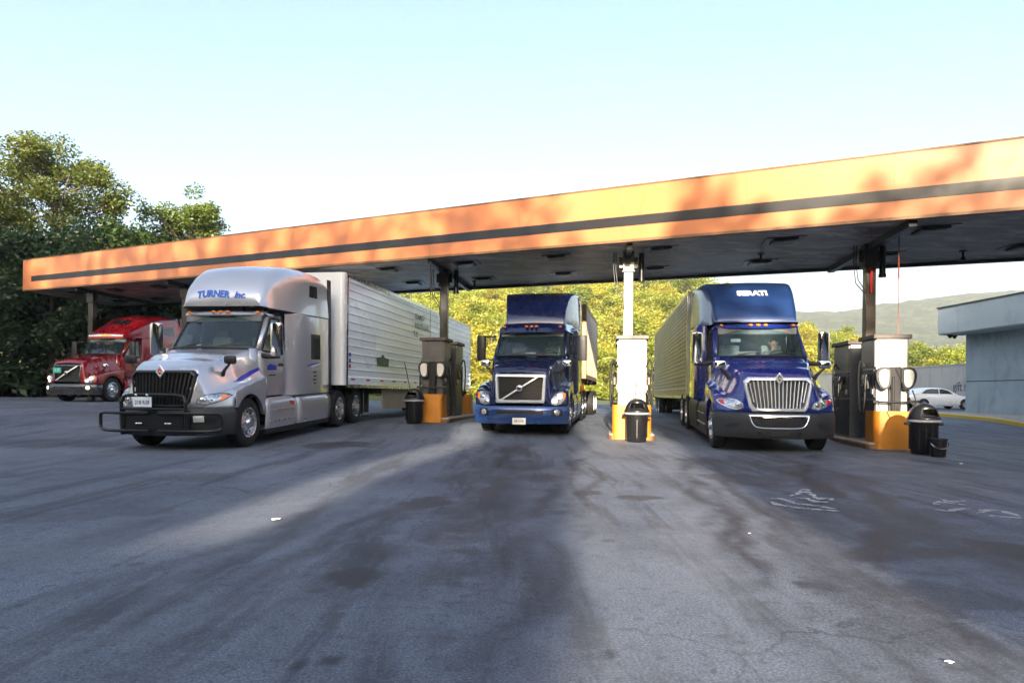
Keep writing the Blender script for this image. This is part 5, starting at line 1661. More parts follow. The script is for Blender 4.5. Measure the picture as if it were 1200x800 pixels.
# --- royal blue tractor with a driver
l, p = base_loc(5.67, 15.24, 0.147, 5.6)
P = dict(LT_HOOD); P.update(loc=l, rz=heading(0.147), pitch=p, style='lt', paint='royal blue paint', roofpaint='royal blue roof', zroof=2.84, zcowl=2.08, chrome=True,
     label='royal blue truck with a chrome grille of upright slats and a driver inside', tail=7.0, cabback=-4.2, d1=4.95, d2=6.25,
     grillemat='satin chrome', slatmat='satin chrome', mirror='chrome', hmirmat='chrome', skirtpaint='bumper plastic',
     sleeper=[(-1.92, 1.0, 2.88, 1.06, 0.05), (-2.06, 1.0, 2.90, 1.10, 0.05), (-2.22, 1.0, 2.92, 1.21, 0.05), (-4.15, 1.0, 2.92, 1.22, 0.05), (-4.2, 1.02, 2.90, 1.20, 0.05)],
     roof=[(-1.24, 2.90, 2.95, 0.96, 0.04, 0.92, 0.02), (-1.30, 2.88, 3.04, 0.98, 0.12, 0.94, 0.03), (-1.46, 2.86, 3.28, 1.01, 0.16, 0.97, 0.03), (-1.70, 2.86, 3.56, 1.05, 0.18, 0.99, 0.03), (-2.0, 2.88, 3.80, 1.12, 0.18, 1.02, 0.03), (-2.4, 2.90, 3.96, 1.2, 0.18, 1.08, 0.03), (-2.9, 2.91, 4.03, 1.22, 0.18, 1.13, 0.02), (-4.2, 2.91, 4.05, 1.22, 0.18, 1.16, 0.02)],
     swin=(-3.05, -3.62, 1.86, 2.50), extz=4.0, ext=0.28, mz=2.815, mx=0.07, hmir=(0.42, 0.88))
ROYAL = make_tractor('tractor_truck', P)
rb = P['_rb']
b = MB(); text_on(b, rb, 'SERATI', 0.18, (0.0, 3.648), 'front', 0.014, bold=0.010, sx=1.3); b.build('roof_lettering', 'white paint', ROYAL, smooth=0, fix=False)
b = MB(); b.box((-0.93, -0.52, 2.45), (0.02, 0.22, 0.07)); b.build('card', 'paper', ROYAL, smooth=0)

# --- red tractor at the back
l, p = base_loc(-18.3, 29.5, 0.17, 5.5)
P = dict(VN_HOOD); P.update(loc=l, rz=heading(0.17), pitch=p, style='vn', paint='red paint', roofpaint='red paint', bumperpaint='dull chrome', zroof=2.86, zcowl=2.08,
     label='red truck with lit headlights and a sloping high roof at the dark trees', tail=7.0, cabback=-4.4, d1=5.0, d2=6.3,
     grillemat='dull chrome', mirror='black plastic', lit='both', foglit=True,
     sleeper=[(-1.92, 1.0, 2.90, 1.06, 0.10), (-2.06, 1.0, 2.92, 1.08, 0.10), (-2.22, 1.0, 2.94, 1.19, 0.05), (-4.35, 1.0, 2.94, 1.21, 0.05), (-4.4, 1.02, 2.92, 1.19, 0.05)],
     roof=[(-0.98, 2.80, 2.94, 0.90, 0.06, 0.88, 0.03), (-1.10, 2.80, 3.04, 0.95, 0.12, 0.92, 0.04), (-1.45, 2.84, 3.28, 1.0, 0.20, 0.94, 0.05), (-1.9, 2.86, 3.55, 1.07, 0.26, 0.98, 0.06), (-2.4, 2.90, 3.80, 1.19, 0.28, 1.05, 0.06), (-3.0, 2.92, 3.97, 1.20, 0.28, 1.10, 0.05), (-3.8, 2.92, 4.03, 1.21, 0.26, 1.14, 0.04), (-4.4, 2.92, 4.02, 1.21, 0.25, 1.15, 0.04)],
     swin=(-3.0, -3.7, 1.9, 2.5), extz=4.0, ext=0.3, extmat='red paint', mz=2.93, mx=0.15, markers_lit=True, hmir=(0.3, 0.92), hmirmat='chrome',
     roof_windows=([(-3.0, 3.1), (-4.0, 3.1), (-4.0, 3.55), (-3.3, 3.45)],))
RED = make_tractor('tractor_truck', P)
rb, sb = P['_rb'], P['_sb']
b = MB(); patch(b, rb, [(-0.48, 3.50), (0.48, 3.50), (0.44, 3.72), (-0.44, 3.72)], 'front', 0.006, 0.01, 4, 5); b.build('skylight', 'pump panel', RED, smooth=40)
b = MB(); patch(b, rb, [(-0.86, 2.88), (0.86, 2.88), (0.86, 2.99), (-0.86, 2.99)], 'front', 0.012, 0.01, 3, 8); b.build('visor_band', 'brushed aluminium', RED, smooth=40)
b = MB(); b.bx(1.21, 1.225, -0.60, -0.22, 1.20, 1.42); pl = b.build('license_plate', 'plate green', RED, smooth=0)
vs, fs = text_geo('7L 39', 0.12, 0.002); b = MB(); b.add([(1.228, -0.41 + x * 0.85, 1.31 + y) for x, y in vs], fs); b.build('plate_lettering', 'plate white', pl, smooth=0, fix=False)

# ------------------------------------------------------------------ trailers
def make_trailer(name, x, y, s, L, label, panel, ribs, zfloor=1.10, ztop=4.20, g=None, duct=True):
    g = gz(x, y) if g is None else g
    t = empty(name, (x, y, g), heading(s))
    tag(t, label, 'trailer', 'trailers behind the trucks')
    W = 1.29
    mb = MB()
    for sd in (-1, 1):
        prof = [(0.0, zfloor), (0.0, zfloor + 0.22)]
        z = zfloor + 0.24
        n = ribs
        step = (ztop - 0.16 - z) / n
        for k in range(n):
            zz_ = z + step * k
            prof += [(-0.012, zz_), (-0.012, zz_ + step - 0.055), (0.008, zz_ + step - 0.045), (0.008, zz_ + step - 0.01)]
        prof += [(0.0, ztop - 0.155), (0.0, ztop)]
        mb.grid([[(-0.16, sd * (W + o), zz_) for o, zz_ in prof], [(-L + 0.05, sd * (W + o), zz_) for o, zz_ in prof]])
    mb.add([(-0.16, -W, ztop), (-0.16, W, ztop), (-L + 0.05, W, ztop), (-L + 0.05, -W, ztop)], [(0, 1, 2, 3)])
    mb.add([(-0.16, -W, zfloor), (-0.16, W, zfloor), (-L + 0.05, W, zfloor), (-L + 0.05, -W, zfloor)], [(3, 2, 1, 0)])
    mb.add([(-L + 0.05, -W, zfloor), (-L + 0.05, W, zfloor), (-L + 0.05, W, ztop), (-L + 0.05, -W, ztop)], [(0, 1, 2, 3)])
    mb.build('body', panel, t, smooth=20)
    # front wall with rounded corner posts
    sec = []
    r = 0.13
    for k in range(7):
        a = pi / 2 * k / 6
        sec.append((-0.16 + 0.003 + r * sin(a), -(W - r + r * cos(a)) - 0.004))
    plan = sec + [(p[0], -p[1]) for p in reversed(sec)]
    plan = [(-0.20, -W - 0.004)] + plan + [(-0.20, W + 0.004)]
    mb = MB(); mb.grid([[(p[0], p[1], zz_) for p in plan] for zz_ in (zfloor - 0.02, ztop + 0.01)])
    mb.add([(p[0], p[1], ztop + 0.01) for p in plan], [tuple(range(len(plan)))])
    mb.build('front_wall', 'trailer white', t, smooth=40)
    for sd in (-1, 1):
        mb = MB(); mb.bx(-0.30, -0.20, sd * (W - 0.02), sd * (W + 0.018), zfloor, ztop); mb.build('corner_post', 'chrome', t, smooth=0, bevel=0.006)
        mb = MB(); mb.bx(-0.275, -0.225, sd * (W + 0.0185), sd * (W + 0.022), ztop - 0.75, ztop - 0.1); mb.build('reflector', 'tape red', t, smooth=0)
        mb = MB(); mb.bx(-L + 0.06, -0.32, sd * (W - 0.03), sd * (W + 0.02), zfloor - 0.09, zfloor + 0.005); mb.build('lower_rail', 'brushed aluminium', t, smooth=0)
        mb = MB(); mb.bx(-L + 0.06, -0.32, sd * (W - 0.03), sd * (W + 0.016), ztop - 0.09, ztop + 0.015); mb.build('upper_rail', 'brushed aluminium', t, smooth=0)
        for k in range(int(L / 1.15)):
            xx = -0.55 - k * 1.15
            mb = MB(); mb.bx(xx - 0.28, xx, sd * (W + 0.001), sd * (W + 0.006), zfloor + 0.13, zfloor + 0.18); mb.build('reflector', 'tape red', t, smooth=0)
        mb = MB(); mb.box((-2.55, sd * 0.95, 0.62 * 0.5 + 0.35), (0.12, 0.12, 0.8)); mb.bx(-2.68, -2.42, sd * 0.85, sd * 1.05, 0.02 + 0.12, 0.16); mb.build('landing_leg', 'dark chassis', t, smooth=0)
    mb = MB(); mb.bx(-L + 0.3, -0.8, -0.5, -0.4, zfloor - 0.25, zfloor - 0.02); mb.bx(-L + 0.3, -0.8, 0.4, 0.5, zfloor - 0.25, zfloor - 0.02); mb.bx(-L + 0.2, -L + 3.6, -0.55, 0.55, 0.6, zfloor - 0.1); mb.bx(-2.0, -0.4, -0.9, 0.9, zfloor - 0.12, zfloor - 0.02)
    for ax in (L - 2.6, L - 1.35): mb.cyl((-ax, -0.95, 0.51), (-ax, 0.95, 0.51), 0.08, n=12)
    mb.build('chassis', 'dark chassis', t, smooth=0)
    mb = MB(); mb.bx(-L, -L + 0.06, -W - 0.01, W + 0.01, zfloor - 0.08, ztop + 0.01); mb.build('rear_frame', 'brushed aluminium', t, smooth=0)
    for sd in (-1, 1):
        mb = MB(); mb.bx(-L - 0.02, -L + 0.001, sd * 0.01, sd * (W - 0.05), zfloor + 0.05, ztop - 0.1); mb.build('rear_door', panel, t, smooth=0)
        for ax in (L - 2.6, L - 1.35):
            add_wheel('drive', t, -ax, sd, 1.26)
        mb = MB(); mb.bx(-L + 0.62, -L + 0.64, sd * 0.65, sd * 1.25, 0.2, zfloor - 0.05); mb.build('mud_flap', 'rubber', t, smooth=0)
    return t

# silver ribbed trailer behind the silver tractor
ST = make_trailer('semi_trailer', -5.95, 19.1, 0.174, 15.2, 'long silver ribbed trailer coupled to the silver truck', 'trailer metal', 12, g=0.28)
b = MB(); b.bx(-3.9, -3.0, 1.316, 1.323, 1.0, 1.0)
b = MB(); b.prism([(-2.55, 1.72), (-3.55, 1.72), (-3.6, 1.98), (-3.2, 2.0), (-3.15, 2.08), (-2.95, 2.08), (-2.9, 2.0), (-2.5, 1.98)], 'y', 1.300, 1.3045); b.build('sticker', 'sticker green', ST, smooth=0)
for z, c in ((1.95, 'blue accent'), (1.78, 'blue accent'), (1.62, 'tape red')):
    b = MB(); b.bx(-0.50, -0.38, 1.300, 1.3045, z - 0.05, z + 0.05); b.build('small_sign', c, ST, smooth=0)
b = MB(); b.bx(-8.6, -3.3, 1.16, 1.20, 0.34, 1.0); b.build('skirt_panel', 'skirt tan', ST, smooth=0, bevel=0.01)
b = MB(); b.bx(-8.55, -8.2, 1.201, 1.205, 0.4, 0.95); b.build('skirt_seam', 'dark chassis', ST, smooth=0)
# three rows of faded dark lettering at mid height
fr = random.Random(5)
for row, (z, x0_, word) in enumerate(((3.70, -6.9, 'ELAMISA'), (3.36, -7.2, 'ROUTE LINES'), (3.04, -6.4, 'T KI'))):
    vs, fs = text_geo(word, 0.30, 0.004)
    b = MB(); b.add([(x0_ - x * 1.0, 1.304, z + y) for x, y in vs], fs)
    o = b.build('faded_lettering', 'sticker green', ST, smooth=0, fix=False)
# dusty trailer behind the royal blue tractor
DT = make_trailer('semi_trailer', 6.50, 20.12, 0.139, 14.6, 'dusty grey ribbed trailer coupled to the royal blue truck', 'trailer dusty', 20, g=0.06)

# short container on a chassis behind the navy tractor
t = empty('container_trailer', (1.36, 24.1, 0.30), heading(0.19))
tag(t, 'short pale container on a skeletal chassis behind the navy truck', 'trailer', 'trailers behind the trucks')
CT = t
W = 1.22; z0, z1, L = 1.42, 4.02, 6.1
mb = MB()
for sd in (-1, 1):
    xs_ = []
    x = -0.14
    while x > -L + 0.16:
        xs_ += [(x, 0.0), (x - 0.07, -0.03), (x - 0.14, -0.03), (x - 0.21, 0.0)]; x -= 0.28
    mb.grid([[(a, sd * (W + o), z) for a, o in xs_] for z in (z0 + 0.15, z1 - 0.1)])
mb.bx(-0.14, -L + 0.14, -W + 0.05, W - 0.05, z0 + 0.06, z1 - 0.02)
mb.build('body', 'container beige', t, smooth=20)
mb = MB()
for sd in (-1, 1):
    for xa in (-0.15, -L):
        mb = MB(); mb.bx(xa, xa + 0.15, sd * (W - 0.14), sd * (W + 0.02), z0, z1)
        mb.build('corner_post', 'container frame', t, smooth=0, bevel=0.008)
mb = MB()
for sd in (-1, 1):
    mb.bx(-L + 0.15, -0.15, sd * (W - 0.1), sd * (W + 0.012), z0, z0 + 0.15); mb.bx(-L + 0.15, -0.15, sd * (W - 0.1), sd * (W + 0.012), z1 - 0.1, z1)
for xx in (-0.12, -L):
    mb.bx(xx, xx + 0.12, -W + 0.14, W - 0.14, z0, z0 + 0.15); mb.bx(xx, xx + 0.12, -W + 0.14, W - 0.14, z1 - 0.1, z1)
mb.build('frame_rail', 'container frame', t, smooth=0)
mb = MB(); mb.bx(-L - 0.6, 0.3, -0.5, -0.38, 1.12, 1.38); mb.bx(-L - 0.6, 0.3, 0.38, 0.5, 1.12, 1.38)
for xx in (0.1, -1.2, -3.0, -L + 0.1): mb.bx(xx - 0.1, xx + 0.1, -W, W, 1.28, 1.415)
for ax in (4.4, 5.7): mb.cyl((-ax, -0.95, 0.51), (-ax, 0.95, 0.51), 0.08, n=12)
mb.bx(-6.4, -3.8, -0.6, 0.6, 0.62, 1.12)
mb.build('chassis', 'dark chassis', t, smooth=0)
for sd in (-1, 1):
    for ax in (4.4, 5.7): add_wheel('drive', t, -ax, sd, 1.22, 'white paint')
    mb = MB(); mb.bx(0.3, 0.33, sd * 0.9, sd * 1.2, 1.0, 1.25); mb.build('front_lamp_bracket', 'amber lens', t, smooth=0)
    mb = MB(); mb.box((-1.6, sd * 0.9, 0.72), (0.11, 0.11, 1.15)); mb.bx(-1.72, -1.48, sd * 0.8, sd * 1.0, 0.14, 0.18); mb.build('landing_leg', 'dark chassis', t, smooth=0)
# ------------------------------------------------------------------ driver of the royal blue truck
def make_driver():
    J = {'pelvis': (-1.66, 0.50, 1.70, .15), 'waist': (-1.70, 0.50, 1.86, .14), 'chest': (-1.70, 0.50, 2.06, .165), 'neckb': (-1.69, 0.50, 2.21, .075), 'neck': (-1.68, 0.50, 2.28, .055),
         'jaw': (-1.655, 0.50, 2.345, .075), 'head': (-1.665, 0.50, 2.43, .095), 'crown': (-1.675, 0.50, 2.49, .07),
         'shl': (-1.69, 0.68, 2.15, .075), 'ell': (-1.52, 0.78, 1.90, .05), 'wrl': (-1.30, 0.67, 2.03, .032), 'hal': (-1.24, 0.66, 2.09, .035),
         'shr': (-1.69, 0.32, 2.15, .075), 'elr': (-1.52, 0.22, 1.90, .05), 'wrr': (-1.30, 0.33, 2.03, .032), 'har': (-1.24, 0.34, 2.09, .035),
         'hpl': (-1.62, 0.60, 1.70, .10), 'knl': (-1.20, 0.64, 1.74, .07), 'anl': (-1.02, 0.64, 1.30, .045), 'tol': (-0.86, 0.64, 1.22, .035),
         'hpr': (-1.62, 0.40, 1.70, .10), 'knr': (-1.20, 0.36, 1.74, .07), 'anr': (-1.02, 0.36, 1.30, .045), 'tor': (-0.86, 0.36, 1.22, .035)}
    E = [('pelvis', 'waist'), ('waist', 'chest'), ('chest', 'neckb'), ('neckb', 'neck'), ('neck', 'jaw'), ('jaw', 'head'), ('head', 'crown'),
         ('chest', 'shl'), ('shl', 'ell'), ('ell', 'wrl'), ('wrl', 'hal'), ('chest', 'shr'), ('shr', 'elr'), ('elr', 'wrr'), ('wrr', 'har'),
         ('pelvis', 'hpl'), ('hpl', 'knl'), ('knl', 'anl'), ('anl', 'tol'), ('pelvis', 'hpr'), ('hpr', 'knr'), ('knr', 'anr'), ('anr', 'tor')]
    names = list(J); idx = {n: i for i, n in enumerate(names)}
    me = bpy.data.meshes.new('person')
    me.from_pydata([J[n][:3] for n in names], [(idx[a], idx[b]) for a, b in E], [])
    ob = bpy.data.objects.new('person', me); COL.objects.link(ob)
    md = ob.modifiers.new('skin', 'SKIN')
    sv = me.skin_vertices[0].data
    for n in names:
        sv[idx[n]].radius = (J[n][3], J[n][3]); sv[idx[n]].use_root = (n == 'pelvis')
    sb_ = ob.modifiers.new('sub', 'SUBSURF'); sb_.levels = 2; sb_.render_levels = 2
    dg = bpy.context.evaluated_depsgraph_get()
    m2 = bpy.data.meshes.new_from_object(ob.evaluated_get(dg))
    ob.modifiers.clear(); ob.data = m2
    m2.materials.clear(); m2.materials.append(MAT['shirt']); m2.materials.append(MAT['skin']); m2.materials.append(MAT['ink'])
    for p in m2.polygons:
        c = p.center; p.use_smooth = True
        if c.z > 2.245 or (c.x > -1.33 and c.z > 1.93): p.material_index = 1
        elif c.z < 1.80 and c.x > -1.62: p.material_index = 2
        else: p.material_index = 0
    ob.location = ROYAL.location; ob.rotation_euler = ROYAL.rotation_euler
    tag(ob, 'driver in a drab shirt sitting at the wheel of the royal blue truck', 'person')
    b = MB()
    rows = []
    for j in range(8):
        a = pi / 2 * j / 7 * 1.15
        rows.append([(-1.685 + 0.112 * sin(a) * cos(t) - 0.018 * (cos(t) > 0.4) , 0.50 + 0.096 * sin(a) * sin(t), 2.445 + 0.108 * cos(a)) for t in [2 * pi * q / 16 for q in range(16)]])
    b.grid(rows, wrap=True); b.build('hair', 'hair', ob, smooth=60)
    for s in (-1, 1):
        b = MB(); b.ellipsoid((-1.572, 0.50 + s * 0.035, 2.435), (0.012, 0.017, 0.010), 10, 6); b.build('eye', 'ink', ob)
        b = MB(); b.ellipsoid((-1.67, 0.50 + s * 0.10, 2.42), (0.025, 0.014, 0.035), 10, 6); b.build('ear', 'skin', ob)
    b = MB(); b.ellipsoid((-1.555, 0.50, 2.405), (0.022, 0.015, 0.028), 10, 6); b.build('nose', 'skin', ob)
    b = MB(); b.ellipsoid((-1.575, 0.50, 2.362), (0.010, 0.028, 0.007), 10, 6); b.build('mouth', 'tape red', ob)
    for s, y in ((1, 0.66), (-1, 0.34)):
        b = MB()
        for q in range(4):
            L_ = (0.05, 0.056, 0.053, 0.042)[q]
            yy = y + s * (0.012)
            c0 = Vector((-1.235 + 0.004 * q, yy + (q - 1.5) * 0.004, 2.065 + q * 0.017))
            b.tube([c0, c0 + Vector((0.022, -s * 0.012, 0.006)), c0 + Vector((0.030, -s * 0.012 - s * L_ * .4, 0.002)), c0 + Vector((0.012, -s * 0.012 - s * L_ * .75, -0.004))], [0.0085, 0.009, 0.008, 0.0065], 7)
        c0 = Vector((-1.245, y, 2.13)); b.tube([c0, c0 + Vector((0.005, -s * 0.012, 0.022)), c0 + Vector((0.016, -s * 0.03, 0.03))], [0.0095, 0.009, 0.007], 7)
        b.build('fingers', 'skin', ob)
make_driver()

# ------------------------------------------------------------------ building, kerb, walls on the right
BH = atan2(-0.999, 0.04)
def make_building():
    x, y = 22.05, 33.2
    g = gz(x, y)
    t = empty('station_building', (x, y, g), BH)
    tag(t, 'flat roofed blue grey building with a deep overhanging fascia at the right', 'building')
    # frame: x to the camera, y to the right
    L, D, H = 24.0, 14.0, 3.92
    mb = MB(); mb.bx(0, L, 0, D, -0.3, 1.62); mb.build('lower_wall', 'building blue', t, smooth=0)
    mb = MB(); mb.bx(0, L, 0.0, D, 1.66, H + 0.1); mb.build('upper_wall', 'building blue', t, smooth=0)
    mb = MB(); mb.bx(0.02, L - .02, 0.02, D - .02, 1.6, 1.68); mb.build('wall_joint', 'dark chassis', t, smooth=0)
    mb = MB(); mb.bx(-0.25, L + 1.0, -1.25, D + 1, H, H + 1.26); mb.build('roof_fascia', 'building fascia', t, smooth=0, bevel=0.02)
    mb = MB(); mb.bx(-0.30, L + 1.05, -1.30, D + 1.05, H + 1.262, H + 1.31); mb.build('roof_edge', 'fascia black', t, smooth=0)
    mb = MB(); mb.bx(-0.2, L + 0.9, -1.2, -0.02, H - 0.035, H - 0.002); mb.build('soffit_board', 'building fascia', t, smooth=0)
    for xx, yy in ((0.15, -0.9), (-0.1, -0.5)):
        mb = MB(); mb.cyl((xx, yy, H - 0.12), (xx, yy, H - 0.04), 0.10, 0.13, n=14); mb.ellipsoid((xx, yy, H - 0.14), (0.08, 0.08, 0.06)); mb.build('lamp', 'black plastic', t)
make_building()
# pavement and its yellow kerb
def strip(name, p0, p1, w0, w1, h, mat, label=None, cat=None, kind=None):
    d = Vector((p1[0] - p0[0], p1[1] - p0[1], 0)); L = d.length; d.normalize(); n = Vector((-d.y, d.x, 0)) * -1
    mb = MB(); N = 24
    rows = []
    for k in range(N + 1):
        f = k / N
        c = Vector((p0[0], p0[1], 0)) + d * L * f
        def q(o, z): 
            p = c + n * o
            return (p.x, p.y, gz(p.x, p.y) + z)
        rows.append([q(w0, -0.05), q(w0, h - 0.02), q(w0 + 0.03, h), q(w1 - 0.02, h), q(w1, h - 0.02), q(w1, -0.05)])
    mb.grid(rows); o = mb.build(name, mat, None, smooth=30)
    tag(o, label, cat, kind=kind)
    return o
KA, KB = (16.0, 16.5), (20.35, 34.2)
strip('kerb', KA, KB, 0.0, 0.16, 0.15, 'kerb yellow', kind='structure')
strip('pavement', KA, KB, 0.165, 3.2, 0.145, 'concrete', kind='structure')
# wall of the low long building far right
def make_far_wall():
    t = empty('boundary_wall', (32.2, 46.0, gz(32, 46)), atan2(1, 0.035))
    tag(t, 'long pale grey wall with small dark lettering behind the white car', 'wall')
    mb = MB(); mb.bx(-6, 30, 0, -0.3, -0.3, 3.15); mb.build('panel', 'wall grey', t, smooth=0)
    mb = MB(); mb.bx(-6.05, 30.05, 0.04, -0.34, 3.152, 3.24); mb.build('coping', 'wall grey', t, smooth=0)
    vs, fs = text_geo('gift shop', 0.95, 0.01)
    mb = MB(); mb.add([(2.6 - x * 0.9, 0.006, 1.55 + y) for x, y in vs], fs); mb.build('lettering', 'ink', t, smooth=0, fix=False)
make_far_wall()

def make_car(x, y, rz):
    t = empty('parked_car', (x, y, gz(x, y)), rz)
    tag(t, 'white saloon car parked side on before the pale grey wall', 'car')
    # x forward, side profile lofted across the width
    body = [(2.30, 0.55, 0.62), (2.22, 0.40, 0.72), (1.6, 0.24, 0.86), (0.95, 0.22, 0.95), (0.2, 0.22, 0.97), (-0.9, 0.22, 0.98), (-1.7, 0.26, 0.99), (-2.2, 0.38, 0.95), (-2.32, 0.50, 0.80)]
    mb = MB()
    rows = []
    for xx, zb, zt in body:
        w = 0.88 - 0.20 * (abs(xx) / 2.32) ** 4
        rows.append([(xx, -w * .9, zb), (xx, -w, zb + 0.12), (xx, -w, zt - 0.18), (xx, -w * 0.95, zt - 0.03), (xx, -w * .6, zt + 0.01), (xx, w * .6, zt + 0.01), (xx, w * 0.95, zt - 0.03), (xx, w, zt - 0.18), (xx, w, zb + 0.12), (xx, w * .9, zb)])
    mb.loft(rows); bv = mb.bvh(); mb.build('body', 'car white', t, smooth=40)
    cab = [(0.95, 0.0, 0.95), (0.30, 0.36, 1.31), (-0.10, 0.44, 1.40), (-0.9, 0.44, 1.41), (-1.35, 0.36, 1.32), (-1.95, 0.05, 1.0)]
    mb = MB(); rows = []
    for xx, q, zt in cab:
        w = 0.84 - 0.42 * (zt - 0.95) * 0.5
        rows.append([(xx, -0.84, 0.94), (xx, -w - 0.02, 0.94 + (zt - 0.94) * 0.9), (xx, -w * 0.8, zt), (xx, w * 0.8, zt), (xx, w + 0.02, 0.94 + (zt - 0.94) * 0.9), (xx, 0.84, 0.94)])
    mb.loft(rows); cbv = mb.bvh(); mb.build('cabin', 'car white', t, smooth=30)
    for s, ax in ((1, 'left'), (-1, 'right')):
        for poly in ([(0.62, 1.0), (0.24, 1.24), (-0.08, 1.32), (-0.30, 1.33), (-0.30, 1.0)], [(-0.36, 1.0), (-0.36, 1.33), (-0.9, 1.335), (-1.22, 1.26), (-1.55, 1.02)]):
            mb = MB(); patch(mb, cbv, poly, ax, 0.008, 0.02, 3, 3); mb.build('side_window', 'pump panel', t, smooth=30)
        for xx in (1.42, -1.38):
            mb = MB(); mb.lathe([(0.0, -0.1), (0.33, -0.1), (0.335, 0.02), (0.30, 0.10), (0.22, 0.105), (0.20, 0.09)], c=(xx, 0, 0.33), n=28)
            for i, v in enumerate(mb.v): mb.v[i] = (v[0], s * (0.80 + v[1]), v[2])
            w = mb.build('wheel', 'rubber', t, smooth=40)
            mb = MB(); mb.lathe([(0.22, 0.10), (0.205, 0.09), (0.06, 0.085), (0.0, 0.09)], c=(xx, 0, 0.33), n=20)
            for i, v in enumerate(mb.v): mb.v[i] = (v[0], s * (0.80 + v[1]), v[2])
            mb.build('rim', 'brushed aluminium', w, smooth=40)
            mb = MB(); pts = [(xx + 0.37 * cos(pi * q / 12), 0.33 + 0.37 * sin(pi * q / 12)) for q in range(13)]
            patch(mb, bv, [p for p in pts] + [(xx - 0.37, 0.26), (xx + 0.37, 0.26)], ax, 0.004, 0.02, 3, 1); mb.build('wheel_arch', 'black plastic', t, smooth=40)
        mb = MB(); patch(mb, bv, [(2.0, 0.62), (2.22, 0.62), (2.22, 0.70), (1.95, 0.74)], ax, 0.006, 0.02, 2, 2); mb.build('headlight', 'headlight lens', t, smooth=40)
        for xx in (-0.15, -1.0):
            mb = MB(); mb.box((xx, s * 0.885, 0.80), (0.16, 0.03, 0.03)); mb.build('door_handle', 'car white', t, smooth=0, bevel=0.006)
    mb = MB(); patch(mb, cbv, [(-0.62, 0.99), (0.62, 0.99), (0.5, 1.29), (-0.5, 1.29)], 'front', 0.008, 0.02, 3, 4); mb.build('windshield', 'pump panel', t, smooth=40)
make_car(28.3, 45.6, 0.05)

def make_pole(x, y, h, label):
    t = empty('utility_pole', (x, y, gz(x, y) + hill_h(x, y)), 0)
    tag(t, label, 'pole')
    mb = MB(); mb.cyl((0, 0, 0), (0, 0, h), 0.14, 0.09, n=12); mb.build('shaft', 'wall grey', t)
    mb = MB(); mb.tube([(0.05, -0.05, h - 0.3), (1.3, 0, h + 1.1)], 0.05, 8); mb.build('arm', 'wall grey', t)
make_pole(57.5, 83.0, 9.0, 'pale pole with a slanting arm before the yellow trees at the right')

# ------------------------------------------------------------------ trees
def leaf_cloud(centers, radii, n_each, size, R, flat=0.75):
    """leaf quads scattered through clumps: returns vertex and tint arrays"""
    vs = []; tn = []
    for c, r, n in zip(centers, radii, n_each):
        d = R.normal(size=(n, 3)); d /= np.linalg.norm(d, axis=1)[:, None] + 1e-9
        rad = (R.rand(n) ** 0.45)[:, None] * np.array(r)[None, :]
        p = np.array(c)[None, :] + d * rad
        a = R.normal(size=(n, 3)); a[:, 2] *= 0.6; a /= np.linalg.norm(a, axis=1)[:, None]
        b = R.normal(size=(n, 3)); b -= a * (a * b).sum(1)[:, None]; b /= np.linalg.norm(b, axis=1)[:, None]
        s = size * (0.6 + 0.8 * R.rand(n))[:, None]
        q = np.stack([p - a * s, p - b * s * 0.55, p + a * s, p + b * s * 0.55], 1)
        vs.append(q); tn.append(np.clip(0.35 + 0.3 * (R.rand(n) - 0.5) + 0.35 * R.rand() , 0, 1))
    return np.concatenate(vs), np.concatenate(tn)

def quads_mesh(name, q, tint, mat):
    n = len(q)
    me = bpy.data.meshes.new(name)
    me.vertices.add(n * 4); me.vertices.foreach_set('co', q.reshape(-1).astype(np.float32))
    me.loops.add(n * 4); me.loops.foreach_set('vertex_index', np.arange(n * 4, dtype=np.int32))
    me.polygons.add(n); me.polygons.foreach_set('loop_start', np.arange(0, n * 4, 4, dtype=np.int32))
    me.update(calc_edges=True)
    at = me.attributes.new('tint', 'FLOAT', 'FACE'); at.data.foreach_set('value', tint.astype(np.float32))
    me.materials.append(MAT[mat])
    return me

def limbs(R, H, rad, base, n, trunk_r):
    mb = MB(); cen = []
    lean = R.normal(size=2) * 0.03 * H
    path = [(lean[0] * f * f, lean[1] * f * f, H * 0.86 * f) for f in np.linspace(0, 1, 8)]
    mb.tube(path, [trunk_r * (1 - 0.85 * f) + 0.02 for f in np.linspace(0, 1, 8)], 9)
    for k in range(n):
        f = base + (0.95 - base) * (k + R.rand() * 0.6) / n
        f = min(f, 0.97)
        z0 = H * 0.86 * f
        o = np.array([lean[0] * f * f, lean[1] * f * f, z0])
        a = k * 2.4 + R.rand() * 0.8
        prof = sin(pi * min(1, (f - base) / (1 - base) * 0.75 + 0.22))
        L = rad * (0.55 + 0.5 * R.rand()) * (0.45 + 0.6 * prof)
        up = 0.35 + 0.5 * f
        pts = [o]; d = np.array([cos(a), sin(a), up]); 
        for s in range(4):
            d = d + R.normal(size=3) * 0.18; d[2] -= 0.05
            pts.append(pts[-1] + d / np.linalg.norm(d) * L / 4)
        r0 = trunk_r * 0.45 * (1 - 0.6 * f)
        mb.tube([tuple(p) for p in pts], [r0 * (1 - 0.2 * i) for i in range(5)], 6)
        for s in (2, 3, 4):
            cen.append(pts[s] + R.normal(size=3) * 0.12 * rad * np.array([1, 1, .6]))
        for s in (2, 3):
            e = pts[s] + np.array([cos(a + R.choice([-1, 1]) * 0.9), sin(a + R.choice([-1, 1]) * 0.9), 0.5]) * L * 0.35
            mb.tube([tuple(pts[s]), tuple((pts[s] + e) / 2 + R.normal(size=3) * .05), tuple(e)], [r0 * .4, r0 * .3, r0 * .15], 5)
            cen.append(e)
    cen.append(np.array([path[-1][0], path[-1][1], H * 0.93]))
    return mb, cen

